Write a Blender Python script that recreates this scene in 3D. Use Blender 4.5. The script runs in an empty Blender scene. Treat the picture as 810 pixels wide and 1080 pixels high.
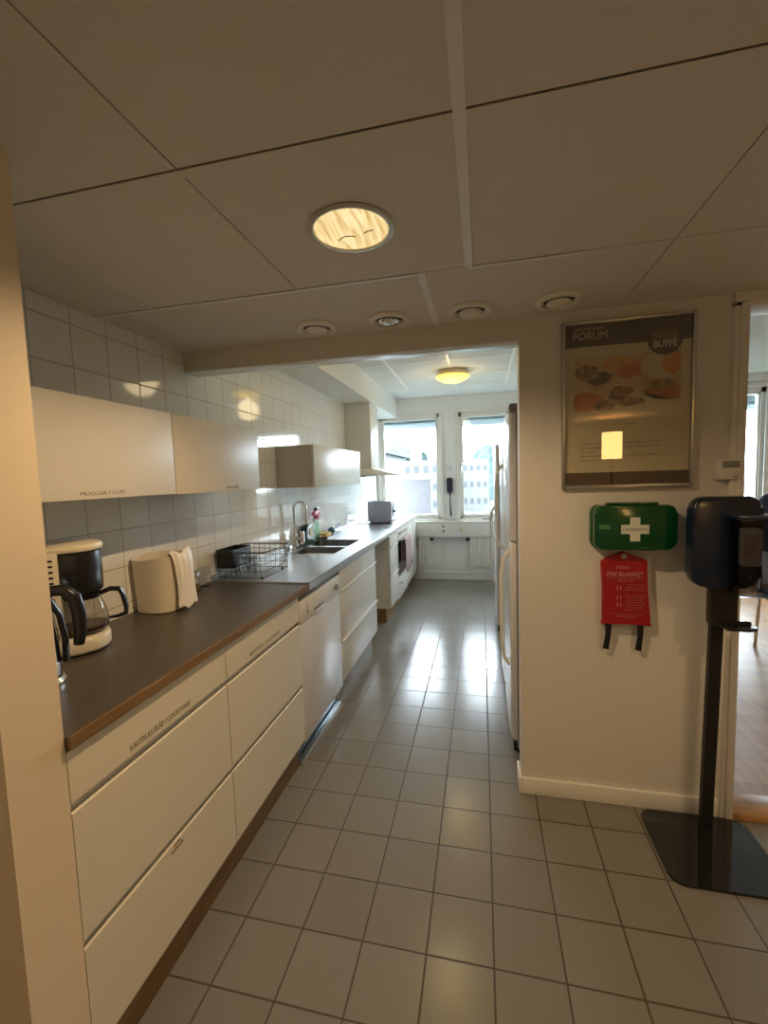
import bpy, bmesh, math, random
from mathutils import Vector, Matrix
random.seed(7)
PI=math.pi
SC=bpy.context.scene
COL=SC.collection
BASE={}

# ------------------------------------------------------------------ helpers
def V(*a): return Vector(a)

class MB:
    """collects shapes in world coordinates, then links ONE mesh object"""
    def __init__(s): s.bm=bmesh.new()
    def box(s,x0,x1,y0,y1,z0,z1,bev=0,seg=2,rot=None,mi=0):
        vs=[s.bm.verts.new((x,y,z)) for x in(x0,x1) for y in(y0,y1) for z in(z0,z1)]
        F=[(0,1,3,2),(4,6,7,5),(0,4,5,1),(2,3,7,6),(0,2,6,4),(1,5,7,3)]
        fs=[s.bm.faces.new([vs[i] for i in f]) for f in F]
        for f in fs: f.material_index=mi
        if bev>0:
            es=list({e for f in fs for e in f.edges})
            r=bmesh.ops.bevel(s.bm,geom=es,offset=bev,segments=seg,affect='EDGES',profile=.5)
            for f in r['faces']: f.material_index=mi
            vs=list({v for f in s.bm.faces if f.is_valid for v in f.verts if False}) or None
        if rot is not None:
            # rot=(matrix4) applied to this box only: verts tracked by tag
            pass
        return s
    def prism(s,pts,axis,a,b,bev=0,seg=2,mi=0,only_caps=False):
        """pts 2-D outline, extruded along axis from a to b. axis 'x':(y,z) 'y':(x,z) 'z':(x,y)"""
        def P(p,t):
            if axis=='x': return (t,p[0],p[1])
            if axis=='y': return (p[0],t,p[1])
            return (p[0],p[1],t)
        A=[s.bm.verts.new(P(p,a)) for p in pts]; B=[s.bm.verts.new(P(p,b)) for p in pts]
        n=len(pts); fs=[s.bm.faces.new(A),s.bm.faces.new(B[::-1])]
        for i in range(n):
            fs.append(s.bm.faces.new([A[i],B[i],B[(i+1)%n],A[(i+1)%n]]))
        for f in fs: f.material_index=mi
        if bev>0:
            es=list(fs[0].edges)+list(fs[1].edges)
            r=bmesh.ops.bevel(s.bm,geom=es,offset=bev,segments=seg,affect='EDGES',profile=.5)
            for f in r['faces']: f.material_index=mi
        return s
    def lathe(s,prof,c,n=32,axis='z',sc=(1,1),mi=0,caps=True):
        """prof list of (r,h); closed at ends if r==0"""
        rings=[]
        for r,h in prof:
            if r<=1e-6:
                rings.append([s.bm.verts.new(s._ax(axis,c,0,0,h))])
            else:
                rings.append([s.bm.verts.new(s._ax(axis,c,r*sc[0]*math.cos(2*PI*i/n),r*sc[1]*math.sin(2*PI*i/n),h)) for i in range(n)])
        for a,b in zip(rings,rings[1:]):
            for i in range(n):
                j=(i+1)%n
                if len(a)==1 and len(b)==1: continue
                if len(a)==1: f=s.bm.faces.new([a[0],b[i],b[j]])
                elif len(b)==1: f=s.bm.faces.new([a[i],a[j],b[0]])
                else: f=s.bm.faces.new([a[i],a[j],b[j],b[i]])
                f.material_index=mi
        return s
    def _ax(s,axis,c,u,v,h):
        if axis=='z': return (c[0]+u,c[1]+v,c[2]+h)
        if axis=='y': return (c[0]+u,c[1]+h,c[2]+v)
        return (c[0]+h,c[1]+u,c[2]+v)
    def tube(s,path,r,n=10,close=False,mi=0,flat=1.0,cap=True):
        path=[Vector(p) for p in path]; m=len(path)
        rr=r if isinstance(r,(list,tuple)) else [r]*m
        rings=[];prev=None
        for i,p in enumerate(path):
            if close: t=(path[(i+1)%m]-path[i-1]).normalized()
            elif i==0: t=(path[1]-p).normalized()
            elif i==m-1: t=(p-path[-2]).normalized()
            else: t=((path[i+1]-p).normalized()+(p-path[i-1]).normalized()).normalized()
            if prev is None:
                a=Vector((0,0,1)) if abs(t.z)<.9 else Vector((1,0,0))
                u=t.cross(a).normalized()
            else:
                u=(prev-t*prev.dot(t)).normalized()
            prev=u; w=t.cross(u)
            rings.append([s.bm.verts.new(p+u*rr[i]*math.cos(2*PI*k/n)+w*rr[i]*flat*math.sin(2*PI*k/n)) for k in range(n)])
        pr=list(zip(rings,rings[1:]))
        if close: pr.append((rings[-1],rings[0]))
        for a,b in pr:
            for k in range(n):
                f=s.bm.faces.new([a[k],a[(k+1)%n],b[(k+1)%n],b[k]]); f.material_index=mi
        if not close and cap:
            for rg,fl in((rings[0],1),(rings[-1],0)):
                f=s.bm.faces.new(rg[::-1] if fl else rg); f.material_index=mi
        return s
    def sphere(s,c,r,sc=(1,1,1),u=20,v=12,mi=0):
        prof=[(r*math.sin(PI*k/v),-r*math.cos(PI*k/v)*sc[2]) for k in range(v+1)]
        prof[0]=(0,-r*sc[2]);prof[-1]=(0,r*sc[2])
        return s.lathe(prof,c,u,'z',(sc[0],sc[1]),mi)
    def quad(s,pts,mi=0):
        f=s.bm.faces.new([s.bm.verts.new(p) for p in pts]); f.material_index=mi; return s
    def xform(s,M):
        bmesh.ops.transform(s.bm,matrix=M,verts=s.bm.verts[:]); return s
    def add(s,o,M=None):
        """merge another MB, transformed"""
        me=bpy.data.meshes.new('t'); o.bm.to_mesh(me)
        if M is not None: me.transform(M)
        s.bm.from_mesh(me); bpy.data.meshes.remove(me); return s
    def noise(s,amp,fn=None):
        for v in s.bm.verts: v.co+=Vector([(random.random()-.5)*2*amp for _ in range(3)])
        return s
    def build(s,name,mat,parent=None,smooth=True,angle=35,recalc=True):
        if recalc: bmesh.ops.recalc_face_normals(s.bm,faces=s.bm.faces[:])
        b=BASE.get(parent.name,Vector()) if parent else Vector()
        if parent: bmesh.ops.translate(s.bm,vec=-b,verts=s.bm.verts[:])
        me=bpy.data.meshes.new(name); s.bm.to_mesh(me); s.bm.free()
        for m in (mat if isinstance(mat,(list,tuple)) else [mat]): me.materials.append(m)
        if smooth:
            for p in me.polygons: p.use_smooth=True
            try: me.set_sharp_from_angle(angle=math.radians(angle))
            except Exception: pass
        o=bpy.data.objects.new(name,me); COL.objects.link(o)
        if parent:
            o.parent=parent; BASE[o.name]=b.copy()
        return o

def thing(name,label,cat,loc,group=None):
    o=bpy.data.objects.new(name,None); o.empty_display_size=.05; COL.objects.link(o)
    o.location=loc; BASE[o.name]=Vector(loc); o['label']=label; o['category']=cat
    if group: o['group']=group
    return o
def tag(o,label,cat,group=None):
    o['label']=label; o['category']=cat
    if group: o['group']=group
    return o
def rec(o,loc):
    """move origin of a single mesh thing to loc"""
    o.data.transform(Matrix.Translation(-Vector(loc))); o.location=loc; return o
def struct(o): o['kind']='structure'; return o
def copy_tree(o,parent=None):
    c=o.copy(); COL.objects.link(c)
    if parent: c.parent=parent
    for ch in list(o.children): copy_tree(ch,c)
    return c
def place(o,src,loc,label): o.location=loc; o['label']=label; return o
def text(s,size,loc,face,mat,parent,name='lettering',bold=0,align='CENTER',ext=.0003,sx=1.0,maxw=None):
    cu=bpy.data.curves.new(name,'FONT'); cu.body=s; cu.size=size; cu.align_x=align; cu.align_y='CENTER'; cu.extrude=ext; cu.offset=bold
    cu.resolution_u=3
    t=bpy.data.objects.new('tmp',cu); COL.objects.link(t)
    dg=bpy.context.evaluated_depsgraph_get()
    me=bpy.data.meshes.new_from_object(t.evaluated_get(dg)); bpy.data.objects.remove(t); bpy.data.curves.remove(cu)
    if maxw:
        w=max(v.co.x for v in me.vertices)-min(v.co.x for v in me.vertices)
        sx=maxw/w
    ax={'+x':((0,1,0),(0,0,1),(1,0,0)),'-y':((1,0,0),(0,0,1),(0,-1,0)),'-x':((0,-1,0),(0,0,1),(-1,0,0))}[face]
    M=Matrix(((ax[0][0]*sx,ax[1][0],ax[2][0],loc[0]),(ax[0][1]*sx,ax[1][1],ax[2][1],loc[1]),(ax[0][2]*sx,ax[1][2],ax[2][2],loc[2]),(0,0,0,1)))
    me.transform(M)
    b=BASE.get(parent.name,Vector()) if parent else Vector()
    me.transform(Matrix.Translation(-b)); me.materials.clear(); me.materials.append(mat)
    o=bpy.data.objects.new(name,me); COL.objects.link(o); o.parent=parent; BASE[o.name]=b.copy()
    return o
def rrect(x0,x1,z0,z1,r,n=6):
    pts=[]
    for cx,cz,a in((x1-r,z0+r,-PI/2),(x1-r,z1-r,0),(x0+r,z1-r,PI/2),(x0+r,z0+r,PI)):
        for k in range(n+1):
            t=a+PI/2*k/n; pts.append((cx+r*math.cos(t),cz+r*math.sin(t)))
    return pts

# ------------------------------------------------------------------ materials
def nt(name):
    m=bpy.data.materials.new(name); m.use_nodes=True; t=m.node_tree; p=t.nodes['Principled BSDF']; return m,t,p
def mat(name,col,rough=.5,metal=0,var=.04,bump=0,bscale=40,nscale=6,spec=None,coat=0,ior=None):
    m,t,p=nt(name); N=t.nodes; L=t.links
    tc=N.new('ShaderNodeTexCoord'); no=N.new('ShaderNodeTexNoise'); no.inputs['Scale'].default_value=nscale; no.inputs['Detail'].default_value=4
    L.new(tc.outputs['Object'],no.inputs['Vector'])
    mx=N.new('ShaderNodeMix'); mx.data_type='RGBA'
    mx.inputs['A'].default_value=(*[max(0,c*(1-var)) for c in col],1); mx.inputs['B'].default_value=(*[min(1,c*(1+var)) for c in col],1)
    L.new(no.outputs['Fac'],mx.inputs['Factor']); L.new(mx.outputs['Result'],p.inputs['Base Color'])
    p.inputs['Roughness'].default_value=rough; p.inputs['Metallic'].default_value=metal
    if spec is not None: p.inputs['Specular IOR Level'].default_value=spec
    if coat: p.inputs['Coat Weight'].default_value=coat; p.inputs['Coat Roughness'].default_value=.05
    if ior: p.inputs['IOR'].default_value=ior
    if bump:
        n2=N.new('ShaderNodeTexNoise'); n2.inputs['Scale'].default_value=bscale; n2.inputs['Detail'].default_value=3
        L.new(tc.outputs['Object'],n2.inputs['Vector'])
        b=N.new('ShaderNodeBump'); b.inputs['Strength'].default_value=bump; b.inputs['Distance'].default_value=.002
        L.new(n2.outputs['Fac'],b.inputs['Height']); L.new(b.outputs['Normal'],p.inputs['Normal'])
    return m
def emis(name,col,st,var=0):
    m,t,p=nt(name); p.inputs['Base Color'].default_value=(*col,1)
    p.inputs['Emission Color'].default_value=(*col,1); p.inputs['Emission Strength'].default_value=st; p.inputs['Roughness'].default_value=.4
    return m
def tiles(name,ax,ay,ox,oy,sx,sy,g,col,gcol,rough,bump=.25,var=.05,dist=.0015,gf=None,wav=.12,wscale=9,grough=.8):
    """square tiles laid on object axes ax, ay with grout width g"""
    m,t,p=nt(name); N=t.nodes; L=t.links
    tc=N.new('ShaderNodeTexCoord'); sp=N.new('ShaderNodeSeparateXYZ'); L.new(tc.outputs['Object'],sp.inputs[0])
    def mth(op,a,b=None,c=None):
        n=N.new('ShaderNodeMath'); n.operation=op
        for i,v in enumerate((a,b,c)):
            if v is None: continue
            if isinstance(v,(int,float)): n.inputs[i].default_value=v
            else: L.new(v,n.inputs[i])
        return n.outputs[0]
    masks=[];cells=[]
    for a,o,s in((ax,ox,sx),(ay,oy,sy)):
        u=mth('DIVIDE',mth('SUBTRACT',sp.outputs[a],o),s)
        fr=mth('FRACT',u); cells.append(mth('FLOOR',u))
        d=mth('MULTIPLY',mth('MINIMUM',fr,mth('SUBTRACT',1,fr)),s)   # metres to nearest joint
        mr=N.new('ShaderNodeMapRange'); mr.interpolation_type='SMOOTHSTEP'
        mr.inputs['From Min'].default_value=g*.35; mr.inputs['From Max'].default_value=g*.75
        L.new(d,mr.inputs['Value']); masks.append(mr.outputs[0])
    mk=mth('MULTIPLY',masks[0],masks[1])
    cb=N.new('ShaderNodeCombineXYZ'); L.new(cells[0],cb.inputs[0]); L.new(cells[1],cb.inputs[1])
    wn=N.new('ShaderNodeTexWhiteNoise'); wn.noise_dimensions='3D'; L.new(cb.outputs[0],wn.inputs['Vector'])
    mx=N.new('ShaderNodeMix'); mx.data_type='RGBA'
    mx.inputs['A'].default_value=(*[c*(1-var) for c in col],1); mx.inputs['B'].default_value=(*[min(1,c*(1+var)) for c in col],1)
    L.new(wn.outputs['Value'],mx.inputs['Factor'])
    m2=N.new('ShaderNodeMix'); m2.data_type='RGBA'; L.new(mk,m2.inputs['Factor']); m2.inputs['A'].default_value=(*gcol,1); L.new(mx.outputs['Result'],m2.inputs['B'])
    L.new(m2.outputs['Result'],p.inputs['Base Color'])
    rg=N.new('ShaderNodeMapRange'); rg.inputs['To Min'].default_value=grough; rg.inputs['To Max'].default_value=rough; L.new(mk,rg.inputs['Value']); L.new(rg.outputs[0],p.inputs['Roughness'])
    no=N.new('ShaderNodeTexNoise'); no.inputs['Scale'].default_value=wscale; no.inputs['Detail'].default_value=2; 
    off=N.new('ShaderNodeVectorMath'); off.operation='MULTIPLY_ADD'; L.new(cb.outputs[0],off.inputs[0]); off.inputs[1].default_value=(3.7,5.1,0); L.new(tc.outputs['Object'],off.inputs[2])
    L.new(off.outputs[0],no.inputs['Vector'])
    h=mth('ADD',mk,mth('MULTIPLY',no.outputs['Fac'],wav))
    b=N.new('ShaderNodeBump'); b.inputs['Strength'].default_value=bump; b.inputs['Distance'].default_value=dist
    L.new(h,b.inputs['Height']); L.new(b.outputs['Normal'],p.inputs['Normal'])
    return m
def wood(name,c1,c2,scale=(1,12,12),rough=.4,plank=None,bump=.1):
    m,t,p=nt(name); N=t.nodes; L=t.links
    tc=N.new('ShaderNodeTexCoord'); mp=N.new('ShaderNodeMapping'); mp.inputs['Scale'].default_value=scale; L.new(tc.outputs['Object'],mp.inputs[0])
    no=N.new('ShaderNodeTexNoise'); no.inputs['Scale'].default_value=3; no.inputs['Detail'].default_value=8; no.inputs['Roughness'].default_value=.6; L.new(mp.outputs[0],no.inputs['Vector'])
    cr=N.new('ShaderNodeValToRGB'); cr.color_ramp.elements[0].color=(*c1,1); cr.color_ramp.elements[1].color=(*c2,1); cr.color_ramp.elements[0].position=.3; cr.color_ramp.elements[1].position=.7
    L.new(no.outputs['Fac'],cr.inputs[0]); out=cr.outputs[0]
    if plank:
        br=N.new('ShaderNodeTexBrick'); br.inputs['Scale'].default_value=1; br.inputs['Brick Width'].default_value=plank[0]; br.inputs['Row Height'].default_value=plank[1]
        br.inputs['Mortar Size'].default_value=.0012; br.inputs['Color1'].default_value=(.75,.75,.75,1); br.inputs['Color2'].default_value=(1,1,1,1); br.inputs['Mortar'].default_value=(.35,.3,.25,1); br.inputs['Bias'].default_value=0
        L.new(tc.outputs['Object'],br.inputs['Vector'])
        mx=N.new('ShaderNodeMix'); mx.data_type='RGBA'; mx.blend_type='MULTIPLY'; mx.inputs['Factor'].default_value=1
        L.new(out,mx.inputs['A']); L.new(br.outputs['Color'],mx.inputs['B']); out=mx.outputs['Result']
    L.new(out,p.inputs['Base Color']); p.inputs['Roughness'].default_value=rough
    b=N.new('ShaderNodeBump'); b.inputs['Strength'].default_value=bump; b.inputs['Distance'].default_value=.001; L.new(no.outputs['Fac'],b.inputs['Height']); L.new(b.outputs['Normal'],p.inputs['Normal'])
    return m
def pane_mat(name,tint=(1,1,1),refl=1.0,ior=1.45,rough=0.0):
    m,t,p=nt(name); N=t.nodes; L=t.links; N.remove(p)
    tr=N.new('ShaderNodeBsdfTransparent'); tr.inputs[0].default_value=(*tint,1)
    gl=N.new('ShaderNodeBsdfGlossy'); gl.inputs['Roughness'].default_value=rough
    fr0=N.new('ShaderNodeLayerWeight'); fr0.inputs['Blend'].default_value=.5
    pw=N.new('ShaderNodeMath'); pw.operation='POWER'; L.new(fr0.outputs['Facing'],pw.inputs[0]); pw.inputs[1].default_value=5
    f0=((ior-1)/(ior+1))**2
    fr=N.new('ShaderNodeMath'); fr.operation='MULTIPLY_ADD'; L.new(pw.outputs[0],fr.inputs[0]); fr.inputs[1].default_value=(1-f0)/max(1,refl); fr.inputs[2].default_value=f0
    # tiny surface unevenness keeps the reflection from being perfectly sharp
    no=N.new('ShaderNodeTexNoise'); no.inputs['Scale'].default_value=2.0
    b=N.new('ShaderNodeBump'); b.inputs['Strength'].default_value=.02; L.new(no.outputs['Fac'],b.inputs['Height']); L.new(b.outputs['Normal'],gl.inputs['Normal'])
    mu=N.new('ShaderNodeMath'); mu.operation='MULTIPLY'; mu.inputs[1].default_value=refl; L.new(fr.outputs[0],mu.inputs[0])
    mx=N.new('ShaderNodeMixShader'); L.new(mu.outputs[0],mx.inputs[0]); L.new(tr.outputs[0],mx.inputs[1]); L.new(gl.outputs[0],mx.inputs[2])
    L.new(mx.outputs[0],N['Material Output'].inputs[0]); return m

WALLC=(.74,.72,.67)
M={}
M['wall']=mat('painted wall',WALLC,.55,bump=.15,bscale=120,var=.02)
M['ceil']=mat('ceiling panel',(.77,.73,.66),.7,bump=.1,bscale=200,var=.02)
M['wallk']=mat('kitchen wall paint',(.86,.87,.85),.5,bump=.12,bscale=120,var=.015)
M['ceilk']=mat('kitchen ceiling panel',(.74,.75,.74),.7,bump=.1,bscale=200,var=.02)
M['bar']=mat('white enamel bar',(.9,.89,.86),.35)
M['joint']=mat('shadow joint',(.12,.10,.08),.8)
M['white']=mat('white lacquer',(.82,.80,.74),.28)
M['cab']=mat('cream cabinet front',(.80,.73,.57),.35,var=.015)
M['cabin']=mat('cabinet carcass',(.72,.68,.6),.5)
M['trim']=mat('white trim paint',(.84,.82,.77),.35)
M['oak']=wood('oak edge',(.15,.08,.026),(.28,.165,.06),(12,1.2,12),.45)
M['oakfloor']=wood('oak parquet',(.42,.18,.045),(.60,.31,.10),(10,1,10),.38,plank=(.9,.09))
M['lam']=mat('dark brown laminate',(.085,.068,.055),.36,var=.08,nscale=60,bump=.1,bscale=300)
M['steel']=mat('brushed steel',(.78,.80,.83),.30,1,var=.06,nscale=30,bump=.12,bscale=90)
M['chrome']=mat('chrome',(.8,.8,.8),.1,1)
M['sink']=mat('sink steel',(.17,.17,.17),.32,1,var=.1,nscale=14)
M['black']=mat('black plastic',(.012,.012,.014),.25)
M['blackm']=mat('matt black metal',(.012,.012,.013),.45)
M['blackg']=mat('black glossy plate',(.012,.012,.014),.08,coat=.3)
M['navy']=mat('dark navy glossy plastic',(.008,.018,.045),.22,coat=.3)
M['cream']=mat('cream plastic',(.80,.72,.55),.35)
M['green']=mat('green plastic',(.0,.065,.018),.15,var=.12,coat=.4,nscale=12)
M['dgreen']=mat('dark green plastic',(.005,.03,.02),.3)
M['red']=mat('red pouch fabric',(.36,.006,.010),.6,var=.12,bump=.5,bscale=30)
M['redprint']=mat('pale pouch print',(.55,.22,.20),.6)
M['pcross']=mat('white cross print',(.7,.75,.66),.5)
M['darkt']=mat('dark lettering',(.03,.025,.02),.6)
M['greyt']=mat('grey lettering',(.22,.19,.15),.6)
M['fadet']=mat('faded lettering',(.28,.23,.16),.6)
M['tile']=tiles('white wall tile',1,2,1.178,2.03,.157,.1533,.0042,(.88,.88,.85),(.52,.50,.46),.07,bump=.35,wav=.35,wscale=5,var=.02)
M['floor']=tiles('grey floor tile',0,1,-.782,1.393,.2,.2,.0056,(.235,.222,.196),(.085,.065,.045),.20,bump=.3,wav=.25,wscale=6,var=.06)
M['glass']=pane_mat('window glass',(.97,.99,.99))
M['pglass']=pane_mat('poster glass',(.93,.93,.92),refl=2.0,ior=1.6)
M['cglass']=pane_mat('carafe glass',(.80,.78,.74),refl=1.5)
M['plast']=pane_mat('clear plastic',(.85,.87,.88),refl=1.5,rough=.15)
M['smoke']=pane_mat('smoked plastic',(.5,.5,.53),refl=1.2,rough=.08)
M['pink']=mat('pink plastic',(.75,.15,.32),.35)
M['pinkcloth']=mat('faded pink towel',(.52,.37,.38),.9,bump=.8,bscale=160,var=.15)
M['blue']=mat('blue plastic',(.03,.10,.22),.35)
M['sponge']=mat('yellow sponge',(.75,.55,.2),.9,bump=.8,bscale=150)
M['clothw']=mat('white bag film',(.92,.90,.85),.4,bump=.6,bscale=40)
M['kraft']=mat('ivory bin plastic',(.84,.77,.62),.5,bump=.15,bscale=40)
M['hob']=mat('black hob glass',(.01,.01,.012),.05,coat=.5)
M['ovng']=mat('oven door glass',(.015,.014,.013),.08)
M['lilac']=mat('fridge white enamel',(.80,.79,.80),.2)
M['grey']=mat('grey plastic',(.28,.27,.27),.4)
M['valve']=mat('valve enamel',(.86,.84,.75),.4)
M['rad']=mat('radiator enamel',(.84,.83,.78),.4)
M['alu']=mat('aluminium frame',(.62,.62,.60),.28,1)
M['board']=mat('building plaster',(.095,.10,.10),.8)
M['teal']=mat('faded green roof',(.018,.038,.042),.8)
M['leaf']=mat('tree foliage',(.014,.028,.028),.9,var=.25,nscale=2)
M['grass']=mat('lawn grass',(.030,.052,.036),.95,var=.3,nscale=3)
M['asph']=mat('pale paving',(.062,.056,.056),.9)
M['bwin']=mat('building window',(.032,.036,.04),.6)
M['lilacp']=mat('balcony panel',(.090,.084,.092),.7)
M['eave']=mat('eave board',(.17,.20,.23),.7)
M['bluec']=mat('blue seat fabric',(.02,.035,.07),.7)
M['kl']=emis('lamp bowl glow',(1,.70,.13),1.7)

# ------------------------------------------------------------------ key dimensions
ZC=2.09; ZK=2.50; XW=-1.44; XD=-.88; YP=1.95; YB=6.0; WT=.91

# ================================================================== SETTING
# floor
m=MB(); m.box(-2.6,3.2,-3.2,YP+.11,-.12,0); m.box(XW-.1,.92,YP+.11,YB+.1,-.12,0); f=struct(m.build('floor',M['floor'],smooth=False))
m=MB(); m.box(.92,4.6,YP+.111,YB+.1,-.10,.015); f=m.build('floor',M['oakfloor'],smooth=False); struct(f)
# front ceiling: panels on a 0.6 m grid, with bars
m=MB()
m.box(-2.6,3.2,-3.2,YP,ZC+.006,ZC+.12,mi=1)
xs=[-2.6,-1.755,-1.18,-.605,-.03,.545,1.12,1.695,2.27,3.2]; ys=[-3.2,-2.76,-2.16,-1.56,-.96,-.36,.24,.84,1.44]
for a,b in zip(xs,xs[1:]):
    for c,d in zip(ys,ys[1:]): m.box(a+.002,b-.002,c+.002,d-.002,ZC,ZC+.01,mi=0)
lx=[-2.6,-1.33,-.18,.545,1.12,3.2]
for a,b in zip(lx,lx[1:]): m.box(a+.002,b-.002,1.442,YP,ZC,ZC+.01,mi=0)
m.box(-.042,-.018,-3.2,1.44,ZC-.003,ZC+.002,mi=2); m.box(-.192,-.168,1.44,YP,ZC-.003,ZC+.002,mi=2)
for y in (.84,): m.box(-2.6,-.042,y+.002,y+.024,ZC-.002,ZC+.002,mi=0); m.box(-.018,3.2,y+.002,y+.022,ZC-.002,ZC+.002,mi=0)
m.box(-2.6,-.2,1.442,1.456,ZC-.002,ZC+.002,mi=2); m.box(-.03,.3,1.442,1.456,ZC-.002,ZC+.002,mi=2)
for x in(-1.18,-1.755,1.12,1.695): m.box(x-.012,x+.012,-3.2,1.44,ZC-.002,ZC+.002,mi=0)
for y in(-2.76,-2.16,-1.56,-.96,-.36,.24): m.box(-2.6,3.2,y-.012,y+.012,ZC-.002,ZC+.002,mi=0)
struct(m.build('ceiling',[M['ceil'],M['joint'],M['bar']],smooth=False))
# kitchen ceiling
m=MB(); m.box(XW-.1,.92,YP,YB+.1,ZK+.006,ZK+.1,mi=1)
kx=[XW-.1,-.86,-.285,.29,.92]; ky=[YP,2.35,2.95,3.55,4.15,4.75,5.35,YB+.1]
for a,b in zip(kx,kx[1:]):
    for c,d in zip(ky,ky[1:]): m.box(a+.002,b-.002,c+.002,d-.002,ZK,ZK+.01,mi=0)
for x in kx[1:-1]: m.box(x-.012,x+.012,YP,5.4,ZK-.004,ZK+.002,mi=2)
for y in ky[1:-1]: m.box(-1.1,.9,y-.012,y+.012,ZK-.003,ZK+.002,mi=2)
struct(m.build('ceiling',[M['ceilk'],M['bar'],M['bar']],smooth=False))
m=MB(); m.box(.92,4.6,YP,YB+.1,2.5,2.6); struct(m.build('ceiling',M['ceilk'],smooth=False))
# walls
def wallbox(name,mt,*bs):
    m=MB()
    for b in bs: m.box(*b)
    return struct(m.build(name,mt,smooth=False))
wallbox('wall_left',M['tile'],(XW-.12,XW,.715,YB+.1,0,ZK+.1))
wallbox('wall_niche',mat('cream painted wall',(.82,.69,.50),.5,bump=.15,bscale=120,var=.02),(-2.6,XD,.597,.715,0,ZC+.02))
wallbox('wall_near_left',M['wall'],(-2.7,-2.6,-3.2,.6,0,ZC+.1))
wallbox('wall_rear',M['wall'],(-2.7,3.3,-3.3,-3.2,0,ZC+.1))
wallbox('wall_near_right',M['wall'],(3.2,3.3,-3.2,YP,0,ZC+.1))
JX0,JX1=.935,.985   # door casing
wallbox('wall_front',M['wall'],(XW-.02,.16,YP,YP+.11,2.0,ZK+.1),(.16,JX0,YP,YP+.11,0,ZK+.1),(JX0,4.6,YP,YP+.11,2.09,ZK+.1),(2.0,4.6,YP,YP+.11,0,2.09))
m=MB(); m.box(XW,.158,YP+.002,YP+.108,1.994,2.0,.001); struct(m.build('trim_7',mat('glossy white board',(.8,.79,.76),.22)))
wallbox('wall_right',M['wallk'],(.80,.92,YP+.11,YB+.1,0,ZK+.1))
WY=5.97
# window wall with two kitchen windows, side room window
W1=(-1.40,-.53); W2=(-.31,.56); WZ0,WZ1=.83,2.28
wallbox('wall_back',M['wallk'],
  (XW-.1,W1[0],YB,YB+.25,0,ZK+.1),(W1[1],W2[0],YB,YB+.25,0,ZK+.1),(W2[1],2.55,YB,YB+.25,0,ZK+.1),
  (W1[0],W1[1],YB,YB+.25,0,WZ0),(W2[0],W2[1],YB,YB+.25,0,WZ0),(W1[0],W1[1],YB,YB+.25,WZ1,ZK+.1),(W2[0],W2[1],YB,YB+.25,WZ1,ZK+.1),
  (2.55,3.26,YB,YB+.25,0,.5),(2.55,3.26,YB,YB+.25,2.35,ZK+.1),(3.26,3.55,YB,YB+.25,0,ZK+.1),(4.45,4.7,YB,YB+.25,0,ZK+.1),(3.55,4.45,YB,YB+.25,0,.8),(3.55,4.45,YB,YB+.25,2.3,ZK+.1))
wallbox('wall_far_right',M['wall'],(4.6,4.7,YP,YB+.1,0,ZK+.1))
# soffit along the kitchen's left wall
wallbox('trim_1',M['wallk'],(XW,-1.13,YP+.11,YB,2.245,ZK))
# windows
def window(n,x0,x1,z0,z1,handle=None,fw=.055):
    o=[]
    m=MB(); y0,y1=YB-.015,YB+.10
    m.box(x0-.03,x1+.03,YB-.018,YB,z1-.002,z1+.045,.004); m.box(x0-.03,x0+.02,YB-.018,YB,z0,z1,.004); m.box(x1-.02,x1+.03,YB-.018,YB,z0,z1,.004)
    for b in((x0,x0+fw,z0,z1),(x1-fw,x1,z0,z1),(x0,x1,z0,z0+fw),(x0,x1,z1-fw,z1)): m.box(b[0],b[1],YB+.02,YB+.09,b[2],b[3],.003)
    # inner sash
    g=.018
    for b in((x0+fw,x0+fw+g,z0+fw,z1-fw),(x1-fw-g,x1-fw,z0+fw,z1-fw),(x0+fw,x1-fw,z0+fw,z0+fw+g),(x0+fw,x1-fw,z1-fw-g,z1-fw)): m.box(b[0],b[1],YB+.035,YB+.08,b[2],b[3],.003)
    fr=struct(m.build('window_%d'%n,M['trim']))
    m=MB(); m.box(x0+fw,x1-fw,YB+.055,YB+.060,z0+fw,z1-fw); m.build('pane',M['glass'],fr,smooth=False)
    m=MB(); m.box(x0-.03,x1+.03,YB-.05,YB+.02,z0-.012,z0+.012,.004); m.build('window_sill',M['trim'],fr)
    if handle:
        m=MB(); m.box(handle-.014,handle+.014,YB-.0,YB+.035,1.50,1.60,.003); m.tube([(handle,YB+.01,1.55),(handle,YB-.02,1.55),(handle,YB-.025,1.46)],.006); m.build('window_handle',M['alu'],fr)
    return fr
window(1,W1[0],W1[1],WZ0,WZ1)
window(2,W2[0],W2[1],WZ0,WZ1,handle=-.265)
window(3,2.55,3.26,.5,2.35)
window(4,3.55,4.45,.8,2.3)  # out of view, added to let more daylight into the side room
# cable trunking shelf under the windows
m=MB(); m.box(-1.42,.8,YB-.10,YB,.605,.815,.004); m.box(-1.42,.8,YB-.115,YB,.80,.818,.003); struct(m.build('trim_2',M['trim']))
m=MB(); m.box(-.9,.8,YB-.02,YB,0,.11,.003); m.box(-.9,.8,YB-.03,YB-.02,.085,.105,.002); struct(m.build('baseboard_back',M['trim']))
m=MB(); m.box(-.535,-.525,YB-.012,YB,.11,.60); m.box(-.9,.8,YB-.012,YB,.13,.135); struct(m.build('trim_3',M['wall']))
m=MB(); m.box(.16,JX0,YP-.014,YP,0,.075,.004); m.box(.148,.16,YP-.014,YP+.11,0,.075,.003); struct(m.build('baseboard_front',M['trim']))
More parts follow.
